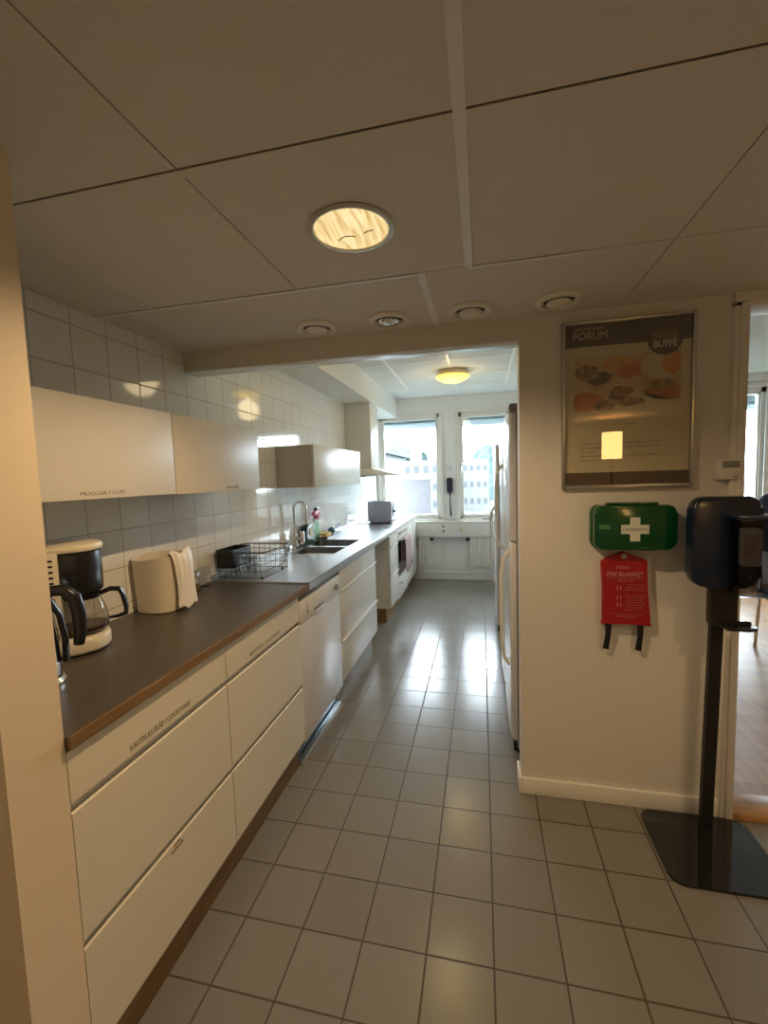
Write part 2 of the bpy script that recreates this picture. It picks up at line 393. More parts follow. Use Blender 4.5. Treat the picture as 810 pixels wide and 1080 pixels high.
# casing of the doorway to the wood-floored room
m=MB(); m.box(JX0,JX1,YP-.02,YP+.115,0,2.055,.004); m.box(JX0+.018,JX1-.006,YP-.028,YP-.015,0,2.05,.003)
m.box(JX0,2.02,YP-.02,YP+.115,2.035,2.09,.004); m.box(1.96,2.02,YP-.02,YP+.115,0,2.04,.004); struct(m.build('door_1',M['trim']))
m=MB(); m.box(JX1,1.96,YP-.02,YP+.12,0,.028,.006); struct(m.build('trim_4',wood('oak threshold',(.40,.20,.07),(.58,.32,.13),(1,12,12),.3)))

# ================================================================== LEFT RUN
# -- base drawer cabinets with handle-less fronts
G1,G2,DB=(.735,.755),(.412,.431),.145
def drawer_cabinet(y0,y1,label,bot,words,mt):
    t=thing('drawer_cabinet',label,'cabinet',(XD,(y0+y1)/2,0),'white drawer cabinets')
    m=MB(); m.box(XW+.01,XD-.022,y0+.001,y1-.001,DB,.879)
    m.build('carcass',M['cabin'],t,smooth=False)
    zz=[(DB,G2[0]),(G2[1],G1[0]),(G1[1],.872)]
    for i,(a,b) in enumerate(zz):
        m=MB(); y_0,y_1=y0+.0015,y1-.0015
        # front with a bevelled grip lip along the top
        if i<2: m.prism([(XD-.02,a),(XD,a),(XD,b-.004),(XD-.004,b),(XD-.02,b-.010)],'y',y_0,y_1)
        else: m.box(XD-.02,XD,y_0,y_1,a,b,.0012)
        d=m.build('drawer_front',mt,t,angle=20)
        for (k,txt,w,yy,zz_) in words:
            if k==i: text(txt,.022 if k==2 else .013,(XD+.0005,yy,zz_),'+x',M['fadet'],d,maxw=w)
    m=MB(); m.box(XD-.055,XD-.04,y0,y1,0,DB-.002); m.build('plinth',M['oak'],t,smooth=False)
    return t
c1=drawer_cabinet(.716,1.312,'cream drawer cabinet nearest the camera, its top drawer lettered for cookware',0,[(2,'KASTRULLSKÅP / COOKWARE',.235,1.0,.776),(0,'STORA\nKASTRULLER',.05,1.02,.394)],M['cab'])
c2=drawer_cabinet(1.314,1.937,'cream drawer cabinet between the cookware drawers and the dishwasher',0,[(2,'BESTICK / CUTLERY',.26,1.60,.777)],M['cab'])
# -- dark worktop with oak edge
t=thing('worktop','dark brown laminate worktop with an oak front edge','worktop',(XD,1.3,.88))
m=MB(); m.box(XW+.002,XD+.008,.716,2.05,.886,WT,.001); m.build('laminate_top',M['lam'],t,smooth=False)
m=MB(); m.box(XD+.008,XD+.014,.716,2.05,.882,WT+.0005,.001); m.build('oak_edge',M['oak'],t,smooth=False)
# -- steel worktop with two sinks (real holes)
t=thing('steel_worktop','long stainless steel worktop with a double sink, running to the window','worktop',(XD,4,.88))
B1=(-1.36,-1.02,2.86,3.17); B2=(-1.40,-1.02,3.21,3.56)
m=MB(); X0,X1=XW+.002,XD+.012; zt=WT+.006; zb=.872
def slab(x0,x1,y0,y1,z0=None,b=0): m.box(x0,x1,y0,y1,(zt-.006) if z0 is None else z0,zt,b)
slab(X0,X1,2.052,B1[2]); slab(X0,B1[0],B1[2],B1[3]); slab(B1[1],X1,B1[2],B2[3]); slab(X0,B1[0],B1[3],B2[2]);slab(B1[0],B1[1],B1[3],B2[2]); slab(X0,B2[0],B2[2],B2[3]); slab(X0,X1,B2[3],YB-.12)
m.box(X1-.012,X1,2.052,YB-.12,zb,zt+.001,.003); m.box(X0,X1-.014,2.052,YB-.12,zb,zt-.0062) if False else None
m.box(X0,X0+.012,2.052,YB-.12,zt,zt+.025,.003)
m.build('steel_top',M['steel'],t)
for (x0,x1,y0,y1) in(B1,B2):
    m=MB(); d=.15; r=.04
    rings=[]
    for zz,ins in((zt,-.006),(zt-.002,0),(zt-.02,.002),(zt-d+.03,.008),(zt-d+.006,.025),(zt-d,.05)):
        pts=rrect(x0+ins,x1-ins,y0+ins,y1-ins,max(.02,r-ins*.2),5)
        rings.append([m.bm.verts.new((a,b,zz)) for a,b in pts])
    for a,b in zip(rings,rings[1:]):
        for i in range(len(a)): m.bm.faces.new([a[i],a[(i+1)%len(a)],b[(i+1)%len(a)],b[i]])
    m.bm.faces.new(rings[-1])
    m.lathe([(.0,.0),(.03,.0),(.034,.003),(.036,.001)],((x0+x1)/2,(y0+y1)/2,zt-d+.001),20)
    m.build('sink_basin',M['sink'],t,recalc=False)
# -- faucet
t=thing('kitchen_faucet','chrome hooked faucet standing behind the double sink','faucet',(-1.39,3.03,zt))
m=MB(); fx,fy=-1.39,3.05
m.lathe([(0,0),(.03,0),(.03,.006),(.024,.01),(.022,.05),(.024,.055),(.024,.12),(.020,.125),(0,.125)],(fx,fy,zt),24); m.build('body',M['chrome'],t)
m=MB(); pts=[(fx,fy,zt+.11),(fx,fy,zt+.31)]+[(fx+.05-.05*math.cos(a),fy,zt+.31+.05*math.sin(a)) for a in [PI*k/8 for k in range(1,9)]]+[(fx+.10,fy,zt+.22)]
m.tube(pts,.0095,12); m.lathe([(.012,0),(.012,.05),(.0,.052)],(fx+.10,fy,zt+.19),14); m.build('spout',M['chrome'],t)
m=MB(); m.lathe([(0,0),(.019,0),(.019,.09),(.016,.1),(0,.1)],(fx+.035,fy+.06,zt+.03),18); m.tube([(fx+.02,fy+.01,zt+.08),(fx+.035,fy+.055,zt+.09)],.008); m.build('lever',M['chrome'],t)
# -- dishwasher
t=thing('dishwasher','white built-in dishwasher between cream drawers and steel sink unit','dishwasher',(XD,2.25,0))
m=MB(); m.box(XW+.01,XD-.03,1.945,2.555,.10,.868); m.build('housing',M['grey'],t,smooth=False)
m=MB(); m.box(XD-.03,XD,1.947,2.553,.125,.728,.004); m.build('door',M['lilac'],t)
m=MB(); m.box(XD-.03,XD+.004,1.947,2.553,.732,.845,.004); d=m.build('control_panel',M['white'],t)
m=MB(); m.box(XD+.004,XD+.0055,2.12,2.27,.742,.762,.0005); m.build('grip_recess',M['grey'],d)
m=MB(); m.box(XD+.004,XD+.012,2.12,2.28,.736,.744,.002); m.build('grip_lip',M['bar'],d)
m=MB(); m.lathe([(0,0),(.018,0),(.018,.012),(.015,.016),(0,.016)],(XD+.004,2.47,.785),20,'x'); m.build('dial',M['grey'],d)
m=MB(); m.box(XD+.004,XD+.005,2.03,2.038,.765,.81); m.box(XD+.004,XD+.005,2.022,2.046,.77,.778); m.build('logo',M['grey'],d)
m=MB(); m.box(XD-.07,XD-.055,1.945,2.555,0,.12); m.build('plinth',mat('blue grey plinth',(.16,.2,.24),.3,.6),t,smooth=False)
m=MB(); m.box(XD-.05,XD-.02,1.945,2.555,.002,.02,.003); m.build('kick_rail',M['steel'],t)
# -- sink unit of three drawers
def grip_cabinet(name,y0,y1,label,zs,mt,grips=True,side=None,kick=True):
    t=thing(name,label,'cabinet',(XD,(y0+y1)/2,0),'white drawer cabinets')
    m=MB(); m.box(XW+.01,XD-.022,y0+.001,y1-.001,DB,.868); m.build('carcass',side or M['cabin'],t,smooth=False)
    for a,b in zs:
        m=MB(); m.box(XD-.02,XD,y0+.0015,y1-.0015,a,b,.0015); d=m.build('drawer_front',mt,t)
        if grips and b<.8:
            m=MB(); m.box(XD-.01,XD+.014,y0+.004,y1-.004,b-.001,b+.006,.002); m.build('grip_strip',M['bar'],d)
    if kick:
        m=MB(); m.box(XD-.07,XD-.055,y0,y1,0,DB-.004); m.box(XW+.02,XD-.07,y0,y0+.015,0,DB-.004); m.build('plinth',M['oak'],t,smooth=False)
    return t
M['cabw']=mat('white cabinet front',(.78,.76,.70),.3,var=.015)
grip_cabinet('drawer_cabinet',2.565,3.505,'wide white drawer cabinet under the double sink',[(DB,.405),(.418,.735),(.748,.866)],M['cabw'])
grip_cabinet('drawer_cabinet',4.10,4.505,'narrow white drawer cabinet beside the oven',[(.155,.46),(.472,.745),(.757,.866)],M['cabw'])
# -- oven
t=thing('oven','white built-in oven with a dark glass door below the hob','oven',(XD,4.8,0))
m=MB(); m.box(XW+.01,XD-.03,4.51,5.10,.12,.868); m.build('housing',M['white'],t,smooth=False)
m=MB(); m.box(XD-.03,XD,4.515,5.095,.79,.864,.003); d=m.build('control_panel',M['white'],t)
for y in(4.6,4.7,4.8,4.9,5.0):
    m=MB(); m.lathe([(0,0),(.016,0),(.014,.02),(0,.02)],(XD,y,.83),16,'x'); m.build('knob',M['white'],d)
m=MB(); m.box(XD-.03,XD,4.515,5.095,.36,.785,.003); d=m.build('oven_door',M['white'],t)
m=MB(); m.box(XD,XD+.003,4.53,5.08,.375,.745,.001); m.build('door_glass',M['ovng'],d,smooth=False)
m=MB(); m.tube([(XD,4.55,.765),(XD+.04,4.56,.765),(XD+.04,5.05,.765),(XD,5.06,.765)],.009,10); m.build('door_handle',M['white'],d)
m=MB(); m.box(XD-.03,XD,4.515,5.095,.125,.352,.003); d=m.build('warming_drawer',M['white'],t)
m=MB(); m.tube([(XD,4.55,.30),(XD+.035,4.56,.30),(XD+.035,5.05,.30),(XD,5.06,.30)],.009,10); m.build('drawer_handle',M['white'],d)
m=MB(); m.box(XD-.07,XD-.055,4.51,5.10,0,.12); m.build('plinth',M['oak'],t,smooth=False)
# towel over the oven handle
m=MB(); nx=24; rows=[]
prof=[(.018,.50),(.019,.60),(.02,.70),(.024,.76),(.032,.781),(.04,.784),(.048,.781),(.058,.76),(.063,.70),(.066,.60),(.068,.50),(.07,.42)]
for j,(dx,z) in enumerate(prof):
    r_=[]
    for i in range(nx+1):
        y=4.60+.40*i/nx; w=.010*math.sin(i*1.35+.3*j)*(1 if j>6 else .4)
        r_.append(m.bm.verts.new((XD+dx+w*.6+(.008 if j>6 else 0),y+.004*math.sin(j+i*.7),z-(.02*math.sin(i*.25) if j==11 else 0))))
    rows.append(r_)
for a,b in zip(rows,rows[1:]):
    for i in range(nx): m.bm.faces.new([a[i],a[i+1],b[i+1],b[i]])
tw=m.build('towel',M['pinkcloth'],None,angle=80); s=tw.modifiers.new('s','SOLIDIFY'); s.thickness=.003; rec(tw,(XD+.04,4.79,.6)); tag(tw,'faded pink towel hanging over the oven door handle','towel')
# -- end cabinet
t=thing('base_cabinet','plain white cabinet in the corner between oven and window wall','cabinet',(XD,5.45,0),'white drawer cabinets')
m=MB(); m.box(XW+.01,XD-.022,5.105,5.86,DB,.868); m.build('carcass',M['cabin'],t,smooth=False)
m=MB(); m.box(XD-.02,XD,5.107,5.50,DB,.866,.0015); m.build('door',M['cabw'],t)
m=MB(); m.box(XD-.02,XD,5.505,5.858,DB,.866,.0015); m.build('door',M['cabw'],t)
m=MB(); m.box(XD-.07,XD-.055,5.105,5.86,0,DB-.004); m.build('plinth',M['oak'],t,smooth=False)
# -- hob
m=MB(); m.box(-1.41,-.97,4.72,5.24,zt,zt+.006,.002); h=m.build('hob',M['hob']); tag(rec(h,(-1.2,4.98,zt)),'black glass hob set into the steel worktop under the hood','hob')
for (x,y,r) in((-1.3,4.86,.08),(-1.08,4.86,.07),(-1.3,5.1,.07),(-1.08,5.1,.09)):
    m=MB(); m.lathe([(r,0),(r,.0006),(r-.004,.0006),(r-.004,0)],(x-h.location.x+0,y-h.location.y,.0062),32); o=m.build('cooking_zone',M['grey'],None); o.parent=h
# -- toaster oven (white)
t=thing('toaster','large white toaster standing on the back of the hob','toaster',(-1.13,4.98,zt+.006))
TX0,TX1,TY0,TY1=-1.29,-1.01,4.86,5.06; tz=zt+.006
m=MB(); m.prism(rrect(TX0,TX1,tz+.012,tz+.245,.022),'y',TY0,TY1,.006); m.build('body',mat('pale blue grey enamel',(.42,.46,.56),.3),t)
m=MB(); m.box(TX0+.03,TX1-.03,TY0+.06,TY0+.085,tz+.244,tz+.247); m.box(TX0+.03,TX1-.03,TY0+.12,TY0+.145,tz+.244,tz+.247); m.build('bread_slots',M['black'],t,smooth=False)
for k in range(4):
    m=MB(); m.lathe([(0,0),(.009,0),(.008,-.01),(0,-.01)],(TX0+.05+.05*k,TY0-.0,tz+.055),14,'y'); m.build('knob',M['grey'],t)
m=MB(); m.box(TX1,TX1+.004,TY0+.08,TY0+.12,tz+.05,tz+.18,.001); m.box(TX1,TX1+.03,TY0+.075,TY0+.125,tz+.11,tz+.135,.006); m.build('lever',M['black'],t)
for x in(TX0+.03,TX1-.03):
    for y in(TY0+.03,TY1-.03): m=MB(); m.lathe([(0,0),(.012,0),(.012,.013),(0,.013)],(x,y,tz),12); m.build('foot',M['black'],t)

# ================================================================== WALL CABINETS
def wall_cab(y0,y1,z0,z1,label,word=None,wy=0,ww=.1,mt=None,xf=-1.15,doors=1):
    t=thing('wall_cabinet',label,'cabinet',((XW+xf)/2,(y0+y1)/2,z0),'white wall cabinets')
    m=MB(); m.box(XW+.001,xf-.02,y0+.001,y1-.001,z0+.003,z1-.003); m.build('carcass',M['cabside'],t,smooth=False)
    for k in range(doors):
        a=y0+(y1-y0)*k/doors; b=y0+(y1-y0)*(k+1)/doors
        m=MB(); m.box(xf-.018,xf,a+.0015,b-.0015,z0,z1,.0015); d=m.build('door',mt,t)
    if word: text(word,.016,(xf+.0005,wy,z0+.017),'+x',M['fadet'],d,maxw=ww)
    return t
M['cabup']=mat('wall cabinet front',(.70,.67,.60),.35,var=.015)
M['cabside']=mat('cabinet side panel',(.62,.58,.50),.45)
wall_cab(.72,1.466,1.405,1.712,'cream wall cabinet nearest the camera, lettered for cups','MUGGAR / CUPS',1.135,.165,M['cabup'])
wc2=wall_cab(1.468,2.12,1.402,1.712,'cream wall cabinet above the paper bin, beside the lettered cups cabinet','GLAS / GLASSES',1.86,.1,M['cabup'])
m=MB(); m.box(-1.19,-1.18,2.12,2.128,1.47,1.56,.002); m.box(-1.215,-1.18,2.12,2.124,1.47,1.478,.001); m.box(-1.215,-1.18,2.12,2.124,1.552,1.56,.001); m.build('bracket',M['bar'],wc2)
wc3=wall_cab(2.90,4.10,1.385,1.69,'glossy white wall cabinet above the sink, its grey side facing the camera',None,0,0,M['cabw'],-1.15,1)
for z in(1.46,1.43):
    m=MB(); m.lathe([(0,0),(.006,0),(.005,-.003),(0,-.003)],(-1.185,2.90,z),12,'y'); m.build('screw_cap',M['grey'],wc3)
# -- cooker hood
t=thing('cooker_hood','white cooker hood with a tall boxed chimney over the hob','hood',(-1.2,4.9,1.46))
m=MB(); m.box(XW+.002,-1.155,4.58,4.92,1.53,2.244,.002); m.build('chimney',M['white'],t)
m=MB(); 
A=[(XW+.002,4.42,1.462),(-.86,4.42,1.462),(-.86,5.08,1.462),(XW+.002,5.08,1.462)]
Bq=[(XW+.002,4.42,1.476),(-.86,4.42,1.474),(-.86,5.08,1.474),(XW+.002,5.08,1.476)]
Cq=[(XW+.002,4.56,1.535),(-1.14,4.56,1.535),(-1.14,4.94,1.535),(XW+.002,4.94,1.535)]
rs=[[m.bm.verts.new(p) for p in q] for q in(A,Bq,Cq)]
m.bm.faces.new(rs[0][::-1]); m.bm.faces.new(rs[2])
for a,b in zip(rs,rs[1:]):
    for i in range(4): m.bm.faces.new([a[i],a[(i+1)%4],b[(i+1)%4],b[i]])
m.build('canopy',M['white'],t,smooth=False)
m=MB(); m.box(XW+.01,-1.2,4.5,5.0,1.452,1.462,.002); m.build('grease_filter',M['grey'],t)
m=MB(); m.tube([(-1.33,4.46,1.462),(-1.33,4.46,1.44)],.004); m.sphere((-1.33,4.46,1.435),.008); m.build('hook',M['black'],t)

# ================================================================== FRONT WORKTOP OBJECTS
# -- kettle
kx,ky=-1.190,.885
t=thing('kettle','brushed steel kettle with a black handle, half hidden by the wall end','kettle',(kx,ky,WT))
m=MB(); m.lathe([(0,0),(.082,0),(.085,.012),(.078,.022),(0,.022)],(kx,ky,WT),32); m.build('power_base',M['chrome'],t)
m=MB(); m.lathe([(0,.024),(.076,.024),(.079,.04),(.076,.12),(.068,.19),(.058,.235),(.05,.25)],(kx,ky,WT),32); m.build('body',M['chrome'],t)
m=MB(); m.lathe([(.05,.25),(.048,.262),(.02,.272),(.012,.285),(0,.287)],(kx,ky,WT),28); m.build('lid',M['black'],t)
m=MB(); dx,dy=.80,.6
pp=[(.045,.232),(.065,.256),(.095,.256),(.118,.232),(.126,.19),(.126,.14),(.120,.10)]
m.tube([(kx+a*dx,ky+a*dy,WT+h) for a,h in pp],[.013,.016,.017,.018,.018,.017,.013],12); m.build('handle',M['black'],t)
m=MB(); m.tube([(kx+a*dx,ky+a*dy,WT+h) for a,h in[(.06,.235),(.082,.19),(.090,.12),(.088,.06)]],.012,10,flat=.7); m.build('handle_spine',M['black'],t)
# -- coffee maker
cx,cy=-1.335,1.14
t=thing('coffee_maker','black and cream drip coffee maker with a glass carafe on the dark worktop','coffee maker',(cx,cy,WT)); coffee_root=t
m=MB(); m.prism([(XW+.01,cy-.10),(-1.30,cy-.10)]+[(-1.30+.10*math.sin(a)*.85,cy-.10*math.cos(a)) for a in [PI*k/14 for k in range(1,14)]]+[(-1.30,cy+.10),(XW+.01,cy+.10)],'z',WT+.008,WT+.055,.008); m.build('base',M['cream'],t)
m=MB(); m.prism([(XW+.015,cy-.097),(-1.30,cy-.097)]+[(-1.30+.095*math.sin(a)*.85,cy-.097*math.cos(a)) for a in [PI*k/14 for k in range(1,14)]]+[(-1.30,cy+.097),(XW+.015,cy+.097)],'z',WT,WT+.008); m.build('foot',M['black'],t)
m=MB(); m.box(XW+.01,-1.385,cy-.10,cy+.10,WT+.055,WT+.36,.006); m.build('water_tank',M['black'],t)
m=MB(); m.box(-1.39,-1.348,cy-.102,cy+.06,WT+.055,WT+.362,.004); c=m.build('column',M['cream'],t)
m=MB()
for k in range(8): m.box(-1.378,-1.362,cy-.1032,cy-.101,WT+.20+.018*k,WT+.206+.018*k)
m.box(-1.381,-1.377,cy-.1032,cy-.101,WT+.17,WT+.345)
m.build('water_gauge',M['black'],c)
m=MB(); m.prism([(-1.348,cy-.085),(-1.30,cy-.095)]+[(-1.305+.10*math.sin(a)*.8,cy-.095*math.cos(a)) for a in [PI*k/14 for k in range(1,14)]]+[(-1.30,cy+.095),(-1.348,cy+.085)],'z',WT+.205,WT+.345,.006); m.build('filter_housing',M['black'],t)
m=MB(); m.prism([(XW+.012,cy-.102),(-1.30,cy-.104)]+[(-1.305+.105*math.sin(a)*.82,cy-.104*math.cos(a)) for a in [PI*k/14 for k in range(1,14)]]+[(-1.30,cy+.104),(XW+.012,cy+.102)],'z',WT+.347,WT+.372,.009); m.build('lid',M['cream'],t)
gx=-1.292
m=MB(); m.lathe([(0,.0),(.062,.0),(.074,.012),(.076,.04),(.070,.075),(.056,.115),(.050,.125)],(gx,cy,WT+.058),32); c=m.build('carafe',M['cglass'],t)
m=MB(); m.lathe([(.052,.118),(.056,.125),(.056,.138),(.03,.144),(0,.144)],(gx,cy,WT+.058),28); m.build('carafe_lid',M['black'],c)
m=MB(); hd=Vector((.98,-.19,0)); pts=[(.052,.128),(.085,.140),(.112,.136),(.122,.115),(.130,.07),(.128,.045),(.105,.038),(.075,.036)]
m.tube([(gx+hd.x*a,cy+hd.y*a,WT+.058+h) for a,h in pts],[.010,.011,.012,.011,.011,.011,.008,.006],10,flat=.8); m.build('carafe_handle',M['black'],c)
m=MB(); m.lathe([(0,.002),(.060,.002),(.072,.014),(.0725,.025),(0,.025)],(gx,cy,WT+.058),28); m.build('coffee',mat('coffee',(.03,.012,.005),.1),c)
coffee_root.location=(-1.322,1.128,WT); coffee_root.rotation_euler.z=math.radians(48); coffee_root.scale=(.95,.95,.95)
# -- bin with bag liner
t=thing('paper_bin','ivory table bin with a white bag hanging out over its right side','bin',(-1.345,1.585,WT))
m=MB(); bxc,byc=-1.345,1.585
for (a,b,inn) in((0,1,0),):
    prof=[(.078,0),(.088,.004),(.097,.23),(.099,.236),(.094,.236),(.086,.02),(0,.018)]
    rings=[]
    for r,h in [(0,0)]+prof:
        if r==0: rings.append([m.bm.verts.new((bxc,byc,WT+h))]); continue
        ring=[]
        for k in range(40):
            a_=2*PI*k/40; c_,s_=math.cos(a_),math.sin(a_)
            e=(abs(c_)**4+abs(s_)**4)**-.25
            ring.append(m.bm.verts.new((bxc+r*c_*(1+.6*(e-1)),byc+r*s_*(1+.6*(e-1)),WT+h-(.012*max(0,math.cos(a_+1.9))**3 if h>.2 else 0))))
        rings.append(ring)
    for p,q in zip(rings,rings[1:]):
        for k in range(40):
            j=(k+1)%40
            if len(p)==1: m.bm.faces.new([p[0],q[k],q[j]])
            elif len(q)==1: m.bm.faces.new([p[k],p[j],q[0]])
            else: m.bm.faces.new([p[k],p[j],q[j],q[k]])
m.build('bucket',M['kraft'],t)
m=MB(); rows=[]
pr=[(-.010,.20),(.0,.235),(.008,.25),(.020,.246),(.028,.22),(.030,.16),(.030,.10),(.033,.05),(.036,.015)]
for j,(o_,h) in enumerate(pr):
    r_=[]
    for i in range(19):
        a=(-.85+1.7*i/18)+.25; wv=.006*math.sin(i*1.9+j*.8)+.003*math.sin(i*4.1)
        sh=1.0-.35*max(0,(j-2))/5+(.12*(j-6) if j>6 else 0)
        a=.28+(a-.28)*sh
        R_=.094+o_+wv
        r_.append(m.bm.verts.new((bxc+R_*math.cos(a),byc+R_*math.sin(a),WT+h+(.01*math.sin(i*.9) if j in(1,2,3,8) else 0))))
    rows.append(r_)
for a,b in zip(rows,rows[1:]):
    for i in range(18): m.bm.faces.new([a[i],a[i+1],b[i+1],b[i]])
o=m.build('bag_liner',M['clothw'],t,angle=60); s=o.modifiers.new('s','SOLIDIFY'); s.thickness=.002; s.offset=1; s=o.modifiers.new('u','SUBSURF'); s.levels=1; s.render_levels=2
# -- shaker
t=thing('glass_shaker','small glass shaker with a steel lid between the bin and dish rack','shaker',(-1.39,1.86,WT))
m=MB(); m.lathe([(0,0),(.026,0),(.028,.004),(.024,.06),(.020,.075)],(-1.39,1.86,WT),20); m.build('jar',M['plast'],t)
m=MB(); m.lathe([(.021,.075),(.023,.076),(.022,.095),(.012,.105),(0,.107)],(-1.39,1.86,WT),20); m.build('lid',M['chrome'],t)
m=MB(); m.lathe([(0,.004),(.022,.004),(.021,.03),(0,.03)],(-1.39,1.86,WT),20); m.build('contents',M['oak'],t)
# -- small spoon rest near kettle
m=MB(); m.lathe([(0,0),(.014,0),(.020,.004),(.018,.004),(.012,.002),(0,.002)],(-1.255,1.015,WT),24,sc=(1.1,.7)); o=m.build('coaster',M['bar']); tag(rec(o,(-1.255,1.015,WT)),'tiny pale dish lying on the worktop in front of the coffee maker','dish')
# ================================================================== DISH RACK
rz=Matrix.Rotation(math.radians(0),4,'Z')
RX0,RX1,RY0,RY1=-1.41,-1.13,2.075,2.38; Rz0,Rz1=zt+.012,zt+.15
t=thing('dish_rack','black wire dish rack standing on the steel worktop beside the sink','dish rack',((RX0+RX1)/2,2.3,zt))
m=MB()
def rloop(x0,x1,y0,y1,z,r): m.tube([(a,b,z) for a,b in rrect(x0,x1,y0,y1,.03,4)],r,8,close=True)
rloop(RX0-.01,RX1+.01,RY0-.01,RY1+.01,Rz1,.0038); m.build('rim',M['blackm'],t)
m=MB(); rloop(RX0,RX1,RY0,RY1,Rz0,.002); rloop(RX0,RX1,RY0,RY1,Rz0+.035,.0016); rloop(RX0-.005,RX1+.005,RY0-.005,RY1+.005,Rz0+.075,.0016); rloop(RX0-.007,RX1+.007,RY0-.007,RY1+.007,Rz0+.11,.0016)
for k in range(13):
    y=RY0+.02+(RY1-RY0-.04)*k/12
    m.tube([(RX0-.008,y,Rz1),(RX0,y,Rz0),(RX1,y,Rz0),(RX1+.008,y,Rz1)],.0011,6)
for k in range(8):
    x=RX0+.02+(RX1-RX0-.04)*k/7
    m.tube([(x,RY0-.008,Rz1),(x,RY0,Rz0),(x,RY1,Rz0),(x,RY1+.008,Rz1)],.0011,6)
m.build('wire_basket',M['blackm'],t)
for k in range(7):
    y=RY0+.03+.04*k; m=MB()
    m.tube([(-1.37,y,Rz0),(-1.36,y,Rz0+.05),(-1.34,y,Rz0+.06),(-1.32,y,Rz0+.05),(-1.31,y,Rz0)],.0016,6); m.build('plate_peg',M['blackm'],t)
for x in(RX0+.03,RX1-.03):
    for y in(RY0+.03,RY1-.03): m=MB(); m.lathe([(0,0),(.008,0),(.006,.012),(0,.012)],(x,y,zt),10); m.build('foot',M['black'],t)
# cutlery holder hanging in the rack
m=MB(); x0,x1,y0,y1=RX0+.004,RX0+.10,RY0-.002,RY0+.19
for b in((x0,x1,y0,y1,Rz0+.05,Rz0+.054),(x0,x0+.003,y0,y1,Rz0+.05,Rz1+.012),(x1-.003,x1,y0,y1,Rz0+.05,Rz1+.008),(x0,x1,y0,y0+.003,Rz0+.05,Rz1+.012),(x0,x1,y1-.003,y1,Rz0+.05,Rz1+.012),(x0,x1,y0+.09,y0+.093,Rz0+.05,Rz1)): m.box(*b)
o=m.build('cutlery_holder',M['black'],smooth=False); tag(rec(o,(x0,y0,Rz0+.05)),'black plastic cutlery holder inside the wire dish rack','cutlery holder')
# clear tub beside it
m=MB(); c0=(-1.255,2.16,Rz0+.003)
m.lathe([(0,0),(.030,0),(.033,.004),(.040,.10),(.043,.103),(.040,.106),(.037,.10),(.031,.006),(0,.005)],c0,24); o=m.build('plastic_beaker',M['plast']); tag(rec(o,c0),'clear plastic beaker standing in the wire dish rack','beaker')
# plastic canister between rack & shaker
m=MB(); c0=(-1.402,1.955,WT); 
m.lathe([(0,0),(.030,0),(.032,.005),(.030,.09),(.026,.10),(.024,.105)],c0,24); o=m.build('plastic_canister',M['plast']); tag(rec(o,c0),'pale clear canister by the wall just left of the dish rack','canister')
# ================================================================== SINK ITEMS
# dark green holder with round pale face
t=thing('dish_soap_stand','dark green soap holder with a round pale face behind the sink','soap holder',(-1.395,3.30,zt))
m=MB(); m.prism([(3.20,zt),(3.40,zt),(3.40,zt+.09),(3.385,zt+.13),(3.35,zt+.155),(3.30,zt+.165),(3.25,zt+.15),(3.215,zt+.11)],'x',-1.425,-1.365,.008); m.build('holder',M['dgreen'],t)
m=MB(); m.lathe([(0,.006),(.036,.006),(.040,.002),(.044,0)],(-1.365,3.315,zt+.098),28,'x'); d=m.build('round_face',mat('pale disc',(.6,.62,.42),.5),t)
# spray bottle
t=thing('spray_bottle','spray bottle with a pink and black trigger head by the faucet','spray bottle',(-1.385,3.50,zt))
m=MB(); m.lathe([(0,0),(.036,0),(.040,.01),(.038,.09),(.030,.13),(.018,.165),(.015,.20)],(-1.385,3.50,zt),24,sc=(.7,1)); m.build('bottle',pane_mat('green liquid plastic',(.72,.92,.84),1.3,rough=.1),t)
m=MB(); m.lathe([(.018,.185),(.019,.215),(.015,.22),(0,.22)],(-1.385,3.50,zt),18); m.prism([(3.42,zt+.22),(3.54,zt+.215),(3.55,zt+.25),(3.50,zt+.268),(3.43,zt+.25)],'x',-1.40,-1.37,.004); m.build('spray_head',M['pink'],t)
m=MB(); m.tube([(-1.385,3.45,zt+.22),(-1.385,3.43,zt+.19),(-1.385,3.44,zt+.165)],.006,8); m.build('trigger',M['black'],t); m=MB(); m.box(-1.40,-1.37,3.47,3.54,zt+.262,zt+.285,.006); m.build('head_cap',M['black'],t)
# tray with sponge and brush bowl
m=MB(); m.prism(rrect(-1.435,-1.33,3.58,4.05,.03),'z',zt,zt+.012,.003); o=m.build('sponge_tray',M['black']); tag(rec(o,(-1.38,3.8,zt)),'flat black tray behind the sink holding the sponge and blue brush','tray')
m=MB(); m.prism(rrect(-1.425,-1.345,3.61,3.76,.015),'z',zt+.0125,zt+.045,.008); o=m.build('sponge',M['sponge']); tag(rec(o,(-1.38,3.7,zt+.0125)),'yellow sponge lying on the black tray behind the sink','sponge')
t=thing('dish_brush','blue dish brush lying on the black tray, its handle towards the window','brush',(-1.38,3.9,zt+.0125))
m=MB(); m.sphere((-1.38,3.86,zt+.045),.042,(.8,1.25,.75)); m.build('brush_head',M['blue'],t)
m=MB(); m.tube([(-1.38,3.90,zt+.05),(-1.375,3.98,zt+.06),(-1.37,4.06,zt+.075)],[.012,.010,.012],10); m.build('handle',M['blue'],t)

